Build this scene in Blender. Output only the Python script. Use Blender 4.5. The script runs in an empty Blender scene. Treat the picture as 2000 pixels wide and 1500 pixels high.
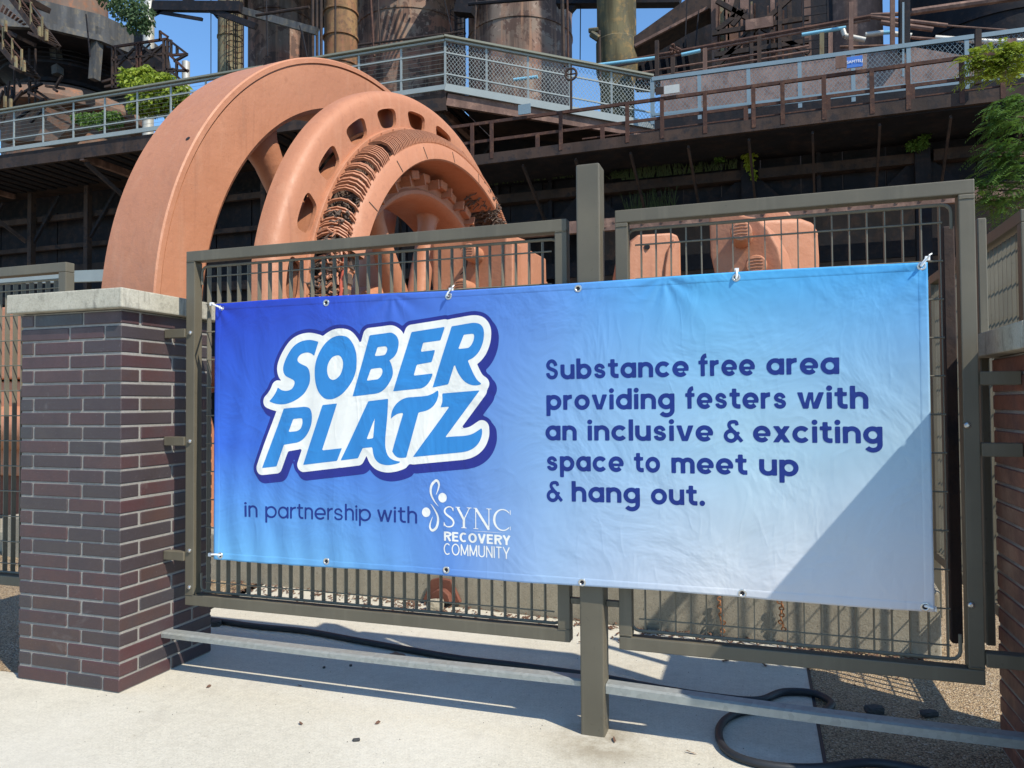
import bpy, bmesh, math, random
import numpy as np
from math import radians as RD, pi, sin, cos, atan2, sqrt
from mathutils import Vector, Matrix
random.seed(7); NR = np.random.RandomState(5)
scene = bpy.context.scene; COL = scene.collection

# ------------------------------------------------------------------ camera, world, sun, exposure
FPX, YAW, PITCH, ROLL, EYE = 1450., 18.44, 1.46, 0.385, 1.34
_y, _p, _r = map(RD, (YAW, PITCH, ROLL))
F = Vector((-sin(_y)*cos(_p), cos(_y)*cos(_p), sin(_p)))
_R0 = Vector((cos(_y), sin(_y), 0)); _U0 = _R0.cross(F)
R = cos(_r)*_R0 - sin(_r)*_U0; U = sin(_r)*_R0 + cos(_r)*_U0
CP = Vector((0, 0, EYE))
cam = bpy.data.cameras.new('camera'); camo = bpy.data.objects.new('camera', cam); COL.objects.link(camo)
cam.sensor_width = 36; cam.lens = FPX*36/2000; cam.clip_end = 2000; cam.clip_start = 0.05
m = Matrix((R, U, -F)).transposed().to_4x4(); m.translation = CP; camo.matrix_world = m
scene.camera = camo
KX, KY = -.80, .40                                   # ground shadow offset per metre of height
sd = Vector((-KX, -KY, 1)).normalized()
w = bpy.data.worlds.new('World'); scene.world = w; w.use_nodes = True
nt = w.node_tree; nt.nodes.clear()
sky = nt.nodes.new('ShaderNodeTexSky'); sky.sky_type = 'NISHITA'; sky.sun_disc = False
sky.sun_elevation = math.asin(sd.z); sky.sun_rotation = atan2(sd.x, sd.y)
sky.ozone_density = 3.2; sky.dust_density = .15; sky.air_density = 1.0
bg = nt.nodes.new('ShaderNodeBackground'); bg.inputs[1].default_value = .14
wo = nt.nodes.new('ShaderNodeOutputWorld'); tint = nt.nodes.new('ShaderNodeVectorMath'); tint.operation = 'MULTIPLY'; tint.inputs[1].default_value = (.84, 1.10, 1.24)
nt.links.new(sky.outputs[0], tint.inputs[0]); nt.links.new(tint.outputs[0], bg.inputs[0]); nt.links.new(bg.outputs[0], wo.inputs[0])
sl = bpy.data.lights.new('sun', 'SUN'); sl.energy = 4.6; sl.angle = RD(.53); sl.color = (1, .93, .80)
so = bpy.data.objects.new('sun', sl); COL.objects.link(so); so.rotation_euler = sd.to_track_quat('Z', 'Y').to_euler(); so.location = (10, -10, 20)
vs = scene.view_settings; vs.view_transform = 'Standard'; vs.look = 'None'; vs.exposure = .42; vs.gamma = 1; vs.use_curve_mapping = False
scene.render.resolution_x = 1024; scene.render.resolution_y = 768

# ------------------------------------------------------------------ helpers
def ray(x, y): return F + R*((x-1000)/FPX) - U*((y-750)/FPX)
def at(x, y, Y): d = ray(x, y); return CP + d*(Y/d.y)
def atX(x, y, X): d = ray(x, y); return CP + d*(X/d.x)
def atZ(x, y, Z=0.): d = ray(x, y); return CP + d*((Z-EYE)/d.z)
V = Vector

class MB:
    def __init__(s): s.v = []; s.f = []
    def add(s, vs, fs):
        n = len(s.v); s.v += [tuple(p) for p in vs]; s.f += [tuple(i+n for i in f) for f in fs]; return s
    def box(s, a, b):
        x0, y0, z0 = (min(a[i], b[i]) for i in range(3)); x1, y1, z1 = (max(a[i], b[i]) for i in range(3))
        return s.add([(x0,y0,z0),(x1,y0,z0),(x1,y1,z0),(x0,y1,z0),(x0,y0,z1),(x1,y0,z1),(x1,y1,z1),(x0,y1,z1)],
                     [(0,3,2,1),(4,5,6,7),(0,1,5,4),(1,2,6,5),(2,3,7,6),(3,0,4,7)])
    def bar(s, p, q, w, h=None, up=(0,0,1)):
        """square bar from p to q; w across, h along up"""
        h = h or w; p = V(p); q = V(q); d = (q-p).normalized(); up = V(up)
        if abs(d.dot(up)) > .98: up = V((0,1,0))
        a = d.cross(up).normalized(); b = a.cross(d).normalized()
        c = [-a*w/2-b*h/2, a*w/2-b*h/2, a*w/2+b*h/2, -a*w/2+b*h/2]
        return s.add([p+k for k in c]+[q+k for k in c], [(0,1,2,3),(7,6,5,4),(0,4,5,1),(1,5,6,2),(2,6,7,3),(3,7,4,0)])
    def tube(s, pts, r, n=8, cap=True):
        pts = [V(p) for p in pts]; rings = []; k0 = None
        rr = r if isinstance(r, (list, tuple)) else [r]*len(pts)
        for i, p in enumerate(pts):
            d = (pts[min(i+1, len(pts)-1)]-pts[max(i-1, 0)])
            d = d.normalized() if d.length > 1e-9 else V((0,0,1))
            if k0 is None: k0 = d.orthogonal().normalized()
            k0 = (k0 - d*k0.dot(d)); k0 = k0.normalized() if k0.length > 1e-6 else d.orthogonal().normalized()
            k1 = d.cross(k0)
            rings.append([p+(k0*cos(2*pi*j/n)+k1*sin(2*pi*j/n))*rr[i] for j in range(n)])
        vs = [q for g in rings for q in g]; fs = []
        for i in range(len(pts)-1):
            for j in range(n): fs.append((i*n+j, i*n+(j+1) % n, (i+1)*n+(j+1) % n, (i+1)*n+j))
        if cap: fs += [tuple(range(n))[::-1], tuple(range((len(pts)-1)*n, len(pts)*n))]
        return s.add(vs, fs)
    def prism(s, poly, off):
        """poly: list of 3d points; extruded by off"""
        n = len(poly); off = V(off); P = [V(p) for p in poly]
        return s.add(P+[p+off for p in P], [tuple(range(n)), tuple(range(n, 2*n))[::-1]]+[(i, n+i, n+(i+1) % n, (i+1) % n) for i in range(n)])
    def lathe(s, prof, O, ax, e1, e2, n=96, closed=True, a0=0, a1=2*pi):
        """prof: (t, r) pairs round axis ax at O"""
        k = len(prof); full = abs(a1-a0-2*pi) < 1e-6; m_ = n if full else n+1
        vs = [O+ax*t+(e1*cos(a0+(a1-a0)*j/n)+e2*sin(a0+(a1-a0)*j/n))*r for j in range(m_) for t, r in prof]; fs = []
        for j in range(n):
            j2 = (j+1) % m_
            for i in range(k if closed else k-1): i2 = (i+1) % k; fs.append((j*k+i, j*k+i2, j2*k+i2, j2*k+i))
        return s.add(vs, fs)
    def build(s, name, mt, parent=None, smooth=False, bevel=0, seg=1, loc=None, fix=True):
        me = bpy.data.meshes.new(name); v = s.v
        if loc is not None: v = [tuple(V(p)-V(loc)) for p in v]
        me.from_pydata(v, [], s.f)
        if fix or bevel:
            bm = bmesh.new(); bm.from_mesh(me)
            if fix: bmesh.ops.recalc_face_normals(bm, faces=bm.faces)
            if bevel: bmesh.ops.bevel(bm, geom=[e for e in bm.edges if len(e.link_faces) == 2 and e.calc_face_angle(0) > .5], offset=bevel, segments=seg, affect='EDGES', profile=.6)
            bm.to_mesh(me); bm.free()
        if smooth:
            me.polygons.foreach_set('use_smooth', [True]*len(me.polygons))
            try: me.set_sharp_from_angle(angle=RD(38))
            except Exception: pass
        me.materials.append(mt); o = bpy.data.objects.new(name, me); COL.objects.link(o)
        if loc is not None: o.location = loc
        if parent: o.parent = parent
        return o

def tag(o, label=None, cat=None, group=None, kind=None):
    if label: o['label'] = label
    if cat: o['category'] = cat
    if group: o['group'] = group
    if kind: o['kind'] = kind
    return o
def empty(name, label, cat, group=None, loc=(0,0,0)):
    o = bpy.data.objects.new(name, None); COL.objects.link(o); o.location = loc; o.empty_display_size = .1
    return tag(o, label, cat, group)
def copyo(o, parent=None, loc=None, rot=None):
    c = o.copy(); COL.objects.link(c); c.parent = parent
    if loc is not None: c.location = loc
    if rot is not None: c.rotation_euler = rot
    return c

# ------------------------------------------------------------------ materials
class N:
    def __init__(s, name):
        s.m = bpy.data.materials.new(name); s.m.use_nodes = True; s.t = s.m.node_tree; s.b = s.t.nodes['Principled BSDF']
        s.pos = s.node('ShaderNodeNewGeometry').outputs['Position']
        s.obj = s.node('ShaderNodeTexCoord').outputs['Object']
    def node(s, k, **kw):
        n = s.t.nodes.new(k)
        for a, v in kw.items(): setattr(n, a, v)
        return n
    def put(s, sock, v):
        if isinstance(v, bpy.types.NodeSocket): s.t.links.new(v, sock)
        else: sock.default_value = v
    def noise(s, scale, detail=4, rough=.55, vec=None, dist=0):
        n = s.node('ShaderNodeTexNoise'); s.put(n.inputs['Vector'], vec or s.pos)
        n.inputs['Scale'].default_value = scale; n.inputs['Detail'].default_value = detail; n.inputs['Roughness'].default_value = rough; n.inputs['Distortion'].default_value = dist
        return n.outputs['Fac']
    def vor(s, scale, feature='F1', out='Distance', vec=None, rnd=1):
        n = s.node('ShaderNodeTexVoronoi', feature=feature); s.put(n.inputs['Vector'], vec or s.pos)
        n.inputs['Scale'].default_value = scale; n.inputs['Randomness'].default_value = rnd
        return n.outputs[out]
    def scale(s, v, sc):
        n = s.node('ShaderNodeVectorMath', operation='MULTIPLY'); s.put(n.inputs[0], v); n.inputs[1].default_value = sc; return n.outputs[0]
    def math(s, op, a, b=0., c=0., clamp=False):
        n = s.node('ShaderNodeMath', operation=op); n.use_clamp = clamp
        for i, x in enumerate((a, b, c)): s.put(n.inputs[i], x)
        return n.outputs[0]
    def ramp(s, f, st, interp='LINEAR'):
        n = s.node('ShaderNodeValToRGB'); s.put(n.inputs[0], f); e = n.color_ramp; e.interpolation = interp
        while len(e.elements) < len(st): e.elements.new(.5)
        for x, (p, c) in zip(e.elements, st): x.position = p; x.color = (c if isinstance(c, tuple) else (c, c, c))+(1,)
        return n.outputs[0]
    def mix(s, f, a, b, mode='MIX'):
        n = s.node('ShaderNodeMix', data_type='RGBA', blend_type=mode); s.put(n.inputs[0], f)
        for i, c in ((6, a), (7, b)): s.put(n.inputs[i], c+(1,) if isinstance(c, tuple) else c)
        return n.outputs[2]
    def bump(s, h, st=.3, dist=.01, prev=None):
        n = s.node('ShaderNodeBump'); s.put(n.inputs['Height'], h); n.inputs['Strength'].default_value = st; n.inputs['Distance'].default_value = dist
        if prev: s.t.links.new(prev, n.inputs['Normal'])
        return n.outputs[0]
    def out(s, col=None, rough=None, bump=None, metal=None, spec=None):
        if col is not None: s.put(s.b.inputs['Base Color'], col+(1,) if isinstance(col, tuple) else col)
        if rough is not None: s.put(s.b.inputs['Roughness'], rough)
        if metal is not None: s.put(s.b.inputs['Metallic'], metal)
        if spec is not None: s.put(s.b.inputs['Specular IOR Level'], spec)
        if bump is not None: s.t.links.new(bump, s.b.inputs['Normal'])
        return s.m
    def rnd(s): return s.node('ShaderNodeObjectInfo').outputs['Random']

def m_plain(name, col, rough=.6, metal=0, var=.15, sc=6, bs=.1, bd=.003, spec=.4):
    n = N(name); f = n.noise(sc, 5)
    c = n.mix(f, tuple(k*(1-var) for k in col), tuple(min(1, k*(1+var)) for k in col))
    return n.out(c, rough, n.bump(n.noise(sc*14, 3), bs, bd), metal, spec)
def m_paint_frame(name, col):
    n = N(name); f = n.noise(3, 5); g = n.noise(40, 4)
    streak = n.noise(1, 5, vec=n.scale(n.pos, (22, 22, 1.6)))
    c = n.mix(n.ramp(f, [(.35, 0), (.7, 1)]), tuple(k*.88 for k in col), tuple(k*1.15 for k in col))
    c = n.mix(n.ramp(streak, [(.55, 0), (.75, .35)]), c, tuple(k*1.6 for k in col))
    c = n.mix(n.ramp(g, [(.66, 0), (.72, .5)]), c, tuple(k*.6 for k in col))
    return n.out(c, n.ramp(f, [(.3, .42), (.8, .6)]), n.bump(g, .06, .002), 0, .4)
def m_rust(name, a, b, c3, streaks=1, sc=1., rough=.8):
    n = N(name); f = n.noise(.7*sc, 8, .62); g = n.noise(4*sc, 8, .65)
    st = n.noise(1, 7, .6, vec=n.scale(n.pos, (2.2*sc, 2.2*sc, .22*sc)))
    col = n.mix(n.ramp(f, [(.38, 0), (.62, 1)]), a, b)
    col = n.mix(n.ramp(g, [(.5, 0), (.62, .9)]), col, c3)
    if streaks: col = n.mix(n.ramp(st, [(.42, 0), (.62, .75*streaks)]), col, tuple(k*.45 for k in a))
    return n.out(col, rough, n.bump(g, .35, .03), 0, .25)
def m_orange():
    n = N('salmon_primer_paint'); f = n.noise(.9, 6, .6); g = n.noise(9, 6, .6); h = n.noise(70, 4)
    c = n.mix(n.ramp(f, [(.3, 0), (.72, 1)]), (.40, .166, .087), (.455, .200, .110))
    c = n.mix(n.ramp(g, [(.60, 0), (.74, .32)]), c, (.22, .085, .05))
    pt = n.noise(2.2, 7, .7, dist=.5); c = n.mix(n.ramp(pt, [(.57, 0), (.62, .12)]), c, (.46, .235, .145))
    fk = n.noise(34, 5, .75); c = n.mix(n.ramp(fk, [(.665, 0), (.70, .8)]), c, (.12, .055, .04))
    rn = n.noise(1, 8, .65, vec=n.scale(n.pos, (14, 14, .9))); c = n.mix(n.ramp(rn, [(.56, 0), (.70, .28)]), c, (.24, .10, .058))
    sp = n.noise(3.1, 8, .7)
    c = n.mix(n.ramp(sp, [(.69, 0), (.73, .6)]), c, (.15, .07, .05))
    st = n.noise(1, 6, vec=n.scale(n.pos, (9, 9, .8)))
    c = n.mix(n.ramp(st, [(.55, 0), (.8, .3)]), c, (.54, .30, .19))
    b = n.bump(n.noise(3.2, 6, .6), .45, .03); b = n.bump(n.noise(17, 5, .65), .30, .010, b); b = n.bump(h, .18, .004, b)
    return n.out(c, n.ramp(g, [(.3, .46), (.7, .62)]), b, 0, .4)
def m_concrete(name, a, b, speck=.5, bumps=.3):
    n = N(name); f = n.noise(1.3, 6, .6); g = n.noise(26, 5, .7); h = n.noise(105, 4, .8)
    c = n.mix(n.ramp(f, [(.3, 0), (.7, 1)]), a, b)
    c = n.mix(n.ramp(g, [(.35, .35), (.6, 0)]), c, tuple(k*.72 for k in a))
    c = n.mix(n.ramp(h, [(.34, speck), (.48, 0)]), c, tuple(k*.55 for k in a))
    c = n.mix(n.ramp(h, [(.54, 0), (.66, speck*.6)]), c, tuple(min(.9, k*1.35) for k in b))
    bm = n.bump(h, bumps, .004); bm = n.bump(g, bumps*.6, .006, bm)
    return n, c, bm
M = {}
n, c, b = m_concrete('light_broom_finished_concrete', (.50, .462, .375), (.565, .53, .44), .55, .5)
st = n.noise(.55, 7, .65, dist=.6); c = n.mix(n.ramp(st, [(.5, 0), (.68, .4)]), c, (.36, .33, .27))
cr = n.vor(.42, 'DISTANCE_TO_EDGE', vec=None); wv = n.noise(3.5, 5)
crk = n.math('ADD', cr, n.math('MULTIPLY', wv, .11)); crk = n.ramp(n.math('ABSOLUTE', n.math('SUBTRACT', crk, .056)), [(0, .08), (.0008, .0)])
c = n.mix(crk, c, (.14, .13, .11))
s2 = n.noise(2.6, 8, .7, dist=.3); c = n.mix(n.ramp(s2, [(.55, 0), (.70, .28)]), c, (.30, .27, .22))
s3 = n.noise(9, 6, .75); c = n.mix(n.ramp(s3, [(.64, 0), (.70, .45)]), c, (.27, .235, .18)); s4 = n.noise(.9, 4); c = n.mix(n.ramp(s4, [(.5, 0), (.62, .22)]), c, (.64, .61, .54))
pv = n.noise(1, 6, .6, vec=n.scale(n.pos, (14, 2.2, 1))); c = n.mix(n.ramp(pv, [(.55, 0), (.7, .16)]), c, (.33, .30, .25))
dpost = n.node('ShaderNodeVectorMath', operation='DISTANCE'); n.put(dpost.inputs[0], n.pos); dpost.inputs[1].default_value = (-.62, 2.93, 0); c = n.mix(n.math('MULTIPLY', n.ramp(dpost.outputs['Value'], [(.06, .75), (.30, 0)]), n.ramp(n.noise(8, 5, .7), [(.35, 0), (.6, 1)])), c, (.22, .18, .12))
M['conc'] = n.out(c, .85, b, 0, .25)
n, c, b = m_concrete('weathered_plinth_concrete', (.29, .255, .195), (.37, .335, .265), .5, .5)
pit = n.noise(60, 3, .6); c = n.mix(n.ramp(pit, [(.66, 0), (.71, .7)]), c, (.08, .07, .055))
ds = n.noise(1, 6, vec=n.scale(n.pos, (5, 5, .7))); c = n.mix(n.ramp(ds, [(.52, 0), (.72, .45)]), c, (.14, .125, .1))
M['plinth'] = n.out(c, .9, b, 0, .2)
n, c, b = m_concrete('cast_stone_cap', (.37, .34, .27), (.46, .43, .35), .4, .4)
ds = n.noise(1, 7, .6, vec=n.scale(n.pos, (26, 26, 3.5))); c = n.mix(n.ramp(ds, [(.56, 0), (.70, .75)]), c, (.12, .115, .10))
ml = n.noise(14, 6, .7); c = n.mix(n.ramp(ml, [(.54, 0), (.66, .55)]), c, (.2, .19, .155))
M['cap'] = n.out(c, .9, b, 0, .2)
n, c, b = m_concrete('grey_mortar', (.22, .205, .185), (.30, .285, .26), .3, .4)
M['mortar'] = n.out(c, .95, b, 0, .2)
def m_brick(name, cols):
    n = N(name); r = n.rnd(); c = n.ramp(r, [(p_, tuple(k_*.85 for k_ in q_)) for p_, q_ in cols], 'LINEAR')
    f = n.noise(9, 6, .6); c = n.mix(n.ramp(f, [(.42, 0), (.68, .55)]), c, (.045, .034, .037))
    sp = n.noise(150, 4, .75); c = n.mix(n.ramp(sp, [(.655, 0), (.70, .75)]), c, (.30, .27, .27))
    ef = n.noise(2.3, 8, .7, dist=.7); c = n.mix(n.ramp(ef, [(.63, 0), (.75, .38)]), c, (.30, .28, .27))
    return n.out(c, n.ramp(f, [(.3, .33), (.7, .6)]), n.bump(n.noise(60, 5), .4, .003), 0, .5)
M['brick'] = m_brick('glazed_iron_spot_brick', [(0, (.074, .038, .040)), (.2, (.086, .038, .039)), (.38, (.060, .038, .041)), (.55, (.050, .043, .047)), (.72, (.082, .044, .038)), (.86, (.052, .046, .050)), (1, (.094, .042, .040))])
M['brickr'] = m_brick('red_brown_brick', [(0, (.17, .062, .045)), (.4, (.21, .075, .050)), (.7, (.14, .060, .047)), (1, (.23, .095, .065))])
M['frame'] = m_paint_frame('bronze_grey_powder_coat', (.112, .098, .070))
M['frame_d'] = m_paint_frame('bronze_grey_bar_paint', (.150, .135, .100))
M['orange'] = m_orange()
n = N('galvanised_steel'); f = n.vor(55, 'F1', 'Color'); g = n.noise(3, 6)
bw = n.node('ShaderNodeRGBToBW'); n.put(bw.inputs[0], f)
c = n.mix(bw.outputs[0], (.27, .285, .27), (.36, .375, .355)); c = n.mix(n.ramp(g, [(.58, 0), (.75, .4)]), c, (.33, .29, .20))
rs = n.noise(1.15, 3, .5); c = n.mix(n.ramp(rs, [(.66, 0), (.72, .8)]), c, (.33, .16, .06))
M['galv'] = n.out(c, .5, n.bump(n.noise(40, 4), .1, .002), .35, .4)
M['galv2'] = m_plain('galvanised_walkway_steel', (.29, .315, .30), .5, .2, .15, 3)
M['toppl'] = m_plain('greenish_grey_rail_cap', (.20, .20, .155), .6, .1, .15, 3)
M['galvb'] = m_plain('bluish_galvanised_mesh', (.19, .25, .28), .5, .2, .15, 3)
M['rubber'] = m_plain('black_rubber_hose', (.022, .024, .028), .5, 0, .3, 30, .2, .002)
M['white'] = m_plain('white_nylon', (.82, .82, .80), .4, 0, .03)
M['chrome'] = m_plain('zinc_plated_fastener', (.62, .60, .57), .3, .9, .1, 50)
M['dark'] = m_plain('dark_void', (.012, .012, .016), .9, 0, .2)
M['rockd'] = m_plain('dark_stone', (.05, .05, .05), .8, 0, .4, 40, .5, .004)
M['rockb'] = m_plain('brown_brick_fragment', (.20, .12, .08), .9, 0, .3, 40, .6, .004)
M['steeld'] = m_rust('near_black_steel', (.010, .011, .016), (.016, .015, .019), (.032, .022, .021), .6)  # bluish near-black base with faint brown mottling
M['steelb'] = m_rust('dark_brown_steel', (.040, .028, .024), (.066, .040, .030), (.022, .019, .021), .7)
M['rustr'] = m_rust('red_rusty_rail', (.078, .036, .026), (.052, .028, .023), (.115, .056, .035), .4, 2)
M['rustp'] = m_rust('brown_rusty_plate', (.21, .125, .098), (.15, .09, .072), (.29, .175, .13), 1)
M['yell'] = m_rust('yellow_green_flaking_pipe', (.25, .205, .115), (.20, .18, .12), (.17, .085, .045), 1, 1.3)
M['rusty_or'] = m_rust('orange_rust_stack', (.27, .165, .075), (.24, .10, .055), (.12, .065, .045), 1, 1.2)
M['grn'] = m_rust('dark_green_black_stack', (.15, .125, .065), (.055, .06, .055), (.26, .17, .07), 1.6)
M['dome'] = m_rust('rust_brown_dome', (.20, .13, .095), (.15, .105, .085), (.26, .12, .07), .6, .8)
M['greyp'] = m_rust('grey_weathered_panel', (.075, .078, .085), (.10, .10, .10), (.15, .13, .10), 1)
def m_stove():
    n = N('peeling_stove_shell'); f = n.noise(1.1, 9, .68, dist=.4); g = n.noise(.35, 5); st = n.noise(1, 7, .6, vec=n.scale(n.pos, (1.5, 1.5, .12)))
    c = n.mix(n.ramp(g, [(.4, 0), (.6, 1)]), (.27, .125, .085), (.22, .165, .13))
    c = n.mix(n.ramp(f, [(.515, 0), (.53, 1)]), c, (.115, .07, .056))
    c = n.mix(n.ramp(n.noise(2.4, 9, .7), [(.6, 0), (.62, .8)]), c, (.34, .25, .20))
    c = n.mix(n.ramp(st, [(.44, 0), (.60, .75)]), c, (.055, .034, .028)); s_ = n.noise(1, 8, .6, vec=n.scale(n.pos, (3.5, 3.5, .16))); c = n.mix(n.ramp(s_, [(.52, 0), (.64, .6)]), c, (.34, .19, .12))
    return n.out(c, .8, n.bump(f, .4, .05), 0, .25)
M['stove'] = m_stove()
def m_gravel(name, cols, sc=130):
    n = N(name); f = n.vor(sc, 'F1', 'Color'); bw = n.node('ShaderNodeSeparateColor'); n.put(bw.inputs[0], f)
    d = n.vor(sc, 'F1', 'Distance'); c = n.ramp(bw.outputs[0], cols)
    c = n.mix(n.ramp(d, [(.42, 0), (.75, .85)]), c, (.045, .035, .025))
    c = n.mix(n.ramp(n.noise(.8, 5), [(.4, 0), (.7, .35)]), c, (.17, .13, .09))
    return n.out(c, .75, n.bump(n.math('SUBTRACT', 1, d), .9, .006), 0, .3)
M['gravel'] = m_gravel('tan_resin_bound_gravel', [(0, (.20, .135, .075)), (.35, (.42, .30, .17)), (.6, (.52, .40, .25)), (.85, (.36, .23, .125)), (1, (.66, .56, .42))])
M['soil'] = m_plain('dry_rubble_ground', (.20, .17, .13), .95, 0, .5, 4, .6, .03)
def m_leaf(name, a, b):
    n = N(name); r = n.noise(3, 3); r2 = n.node('ShaderNodeTexWhiteNoise'); r2.noise_dimensions = '3D'
    n.put(r2.inputs['Vector'], n.pos); c = n.mix(r, a, b); m_ = n.out(c, .55, None, 0, .35)
    tr = n.node('ShaderNodeBsdfTranslucent'); n.put(tr.inputs[0], c); mx = n.node('ShaderNodeMixShader'); mx.inputs[0].default_value = .38
    o = n.t.nodes['Material Output']; n.t.links.new(n.b.outputs[0], mx.inputs[1]); n.t.links.new(tr.outputs[0], mx.inputs[2]); n.t.links.new(mx.outputs[0], o.inputs[0])
    return m_
M['leafy'] = m_leaf('yellow_green_leaves', (.20, .27, .025), (.30, .36, .04))
M['leafm'] = m_leaf('mid_green_leaves', (.05, .12, .02), (.13, .22, .035))
M['leafg'] = m_leaf('blue_green_leaves', (.06, .11, .05), (.11, .17, .07))
M['grass'] = m_leaf('ledge_grass', (.025, .05, .015), (.07, .10, .035))
M['bark'] = m_plain('brown_twig_bark', (.10, .07, .045), .9, 0, .3, 20, .4, .01)
M['mulch'] = m_plain('brown_mulch_scraps', (.13, .07, .045), .95, 0, .6, 60, .4, .004)
M['chainr'] = m_plain('rust_orange_chain', (.30, .13, .055), .8, .1, .4, 60, .4, .003)
M['rustred'] = m_plain('dark_red_bracket_paint', (.15, .055, .035), .75, 0, .35, 30, .3, .004)
M['blue'] = m_plain('blue_sign_face', (.05, .16, .50), .5, 0, .05)
M['ltblue'] = m_plain('light_blue_lamp_tube', (.20, .46, .60), .35, 0, .05)
M['redcoil'] = m_plain('red_varnished_coil', (.38, .07, .04), .6, 0, .2, 20)
M['coil'] = m_plain('grey_brown_coil_ends', (.115, .078, .058), .8, 0, .5, 25, .3, .004)
M['silver'] = m_plain('silver_pipe_wrap', (.50, .48, .43), .45, .3, .15, 5)

# banner print: colours are the printed gradient of the banner itself
BX0, BX1, BZ0, BZ1, BY = -2.482, .566, .604, 1.826, 2.935
def banner_common(n):
    u = n.scale(n.pos, (1, 1, 1)); f1 = n.noise(3.2, 4, .55, dist=.7); f2 = n.vor(7, 'DISTANCE_TO_EDGE', vec=None)
    ridge = n.math('ABSOLUTE', n.math('SUBTRACT', n.noise(3.6, 2, .5, dist=.4), .5))
    rd = n.ramp(ridge, [(0, 1), (.045, .25), (.16, 0)])
    ridge2 = n.math('ABSOLUTE', n.math('SUBTRACT', n.noise(7, 2, .5, vec=n.scale(n.pos, (1.3, 1, .45)), dist=.3), .5))
    rd2 = n.ramp(ridge2, [(0, .7), (.05, .12), (.12, 0)])
    mask = n.ramp(n.noise(2.1, 3), [(.42, 0), (.6, 1)])
    h = n.math('ADD', n.math('MULTIPLY', rd, mask), n.math('MULTIPLY', rd2, n.math('SUBTRACT', 1.0, mask)))
    b = n.bump(h, .17, .006); b = n.bump(f1, .50, .03, b)
    sp = n.node('ShaderNodeSeparateXYZ'); n.put(sp.inputs[0], n.pos); e1 = n.math('MINIMUM', n.math('SUBTRACT', sp.outputs[0], BX0), n.math('SUBTRACT', BX1, sp.outputs[0])); e2 = n.math('MINIMUM', n.math('SUBTRACT', sp.outputs[2], BZ0), n.math('SUBTRACT', BZ1, sp.outputs[2]))
    hem = n.ramp(n.math('MINIMUM', e1, e2), [(.026, 1), (.031, 0)]); b = n.bump(hem, .7, .002, b)
    weave = n.noise(1, 2, .5, vec=n.scale(n.pos, (330, 330, 40))); return n.bump(weave, .05, .001, b)
def m_print(name, col):
    n = N(name); b = banner_common(n); return n.out(col, .48, b, 0, .35)
def srgb(*c, k=(.83, .79, .70)): return tuple(k[i_]*v_ for i_, v_ in enumerate(_srgb(*c)))
def _srgb(*c): return tuple(((k/255)/12.92 if k/255 <= .04045 else ((k/255+.055)/1.055)**2.4) for k in c)
def m_banner():
    n = N('printed_vinyl_banner'); b = banner_common(n)
    sx = n.node('ShaderNodeSeparateXYZ'); n.put(sx.inputs[0], n.pos)
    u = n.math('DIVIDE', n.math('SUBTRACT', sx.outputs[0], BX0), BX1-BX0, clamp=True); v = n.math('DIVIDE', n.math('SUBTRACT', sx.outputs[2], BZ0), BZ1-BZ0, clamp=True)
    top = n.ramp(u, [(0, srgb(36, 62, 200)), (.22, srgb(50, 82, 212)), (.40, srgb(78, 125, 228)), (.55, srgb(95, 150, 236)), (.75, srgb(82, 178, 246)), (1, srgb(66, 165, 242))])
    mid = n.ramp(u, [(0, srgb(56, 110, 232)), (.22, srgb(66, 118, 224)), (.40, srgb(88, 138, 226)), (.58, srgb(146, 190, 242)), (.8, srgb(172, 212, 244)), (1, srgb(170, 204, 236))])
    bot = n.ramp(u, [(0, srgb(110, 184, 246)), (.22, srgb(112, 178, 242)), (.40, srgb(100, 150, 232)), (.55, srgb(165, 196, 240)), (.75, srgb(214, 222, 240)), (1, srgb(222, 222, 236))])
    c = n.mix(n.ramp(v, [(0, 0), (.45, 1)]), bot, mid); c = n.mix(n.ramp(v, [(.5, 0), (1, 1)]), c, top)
    return n.out(c, .48, b, 0, .35)
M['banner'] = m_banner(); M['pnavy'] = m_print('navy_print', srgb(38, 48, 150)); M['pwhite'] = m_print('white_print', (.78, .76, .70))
M['pblue'] = m_print('sky_blue_print', srgb(52, 142, 226)); M['ptext'] = m_print('royal_navy_text_print', srgb(22, 50, 142))

# ------------------------------------------------------------------ ground
def sheet(name, pts, z, mt, label=None):
    mb = MB(); mb.add([(x, y, z) for x, y in pts], [tuple(range(len(pts)))]); o = mb.build(name, mt, fix=False); o['kind'] = 'structure'; return o
sheet('ground', [(-400, -400), (400, -400), (400, 400), (-400, 400)], -.012, M['soil'])
sheet('concrete_pavement', [(-30, -30), (.205, -30), (.205, 4.36), (-3.6, 4.70), (-3.52, 4.7), (-3.28, 2.80), (-30, 1.3)][:7], 0., M['conc'])
sheet('gravel_path', [(.215, -30), (30, -30), (30, 12), (.215, 12)], -.004, M['gravel'])
sheet('gravel_path', [(-30, 1.2), (-3.2, 2.4), (-3.2, 5.4), (-30, 9)], -.006, M['gravel'])
mb = MB(); mb.box((.203, -12, -.02), (.217, 4.36, .002)); o = mb.build('expansion_joint', M['rubber']); o['kind'] = 'structure'

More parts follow.
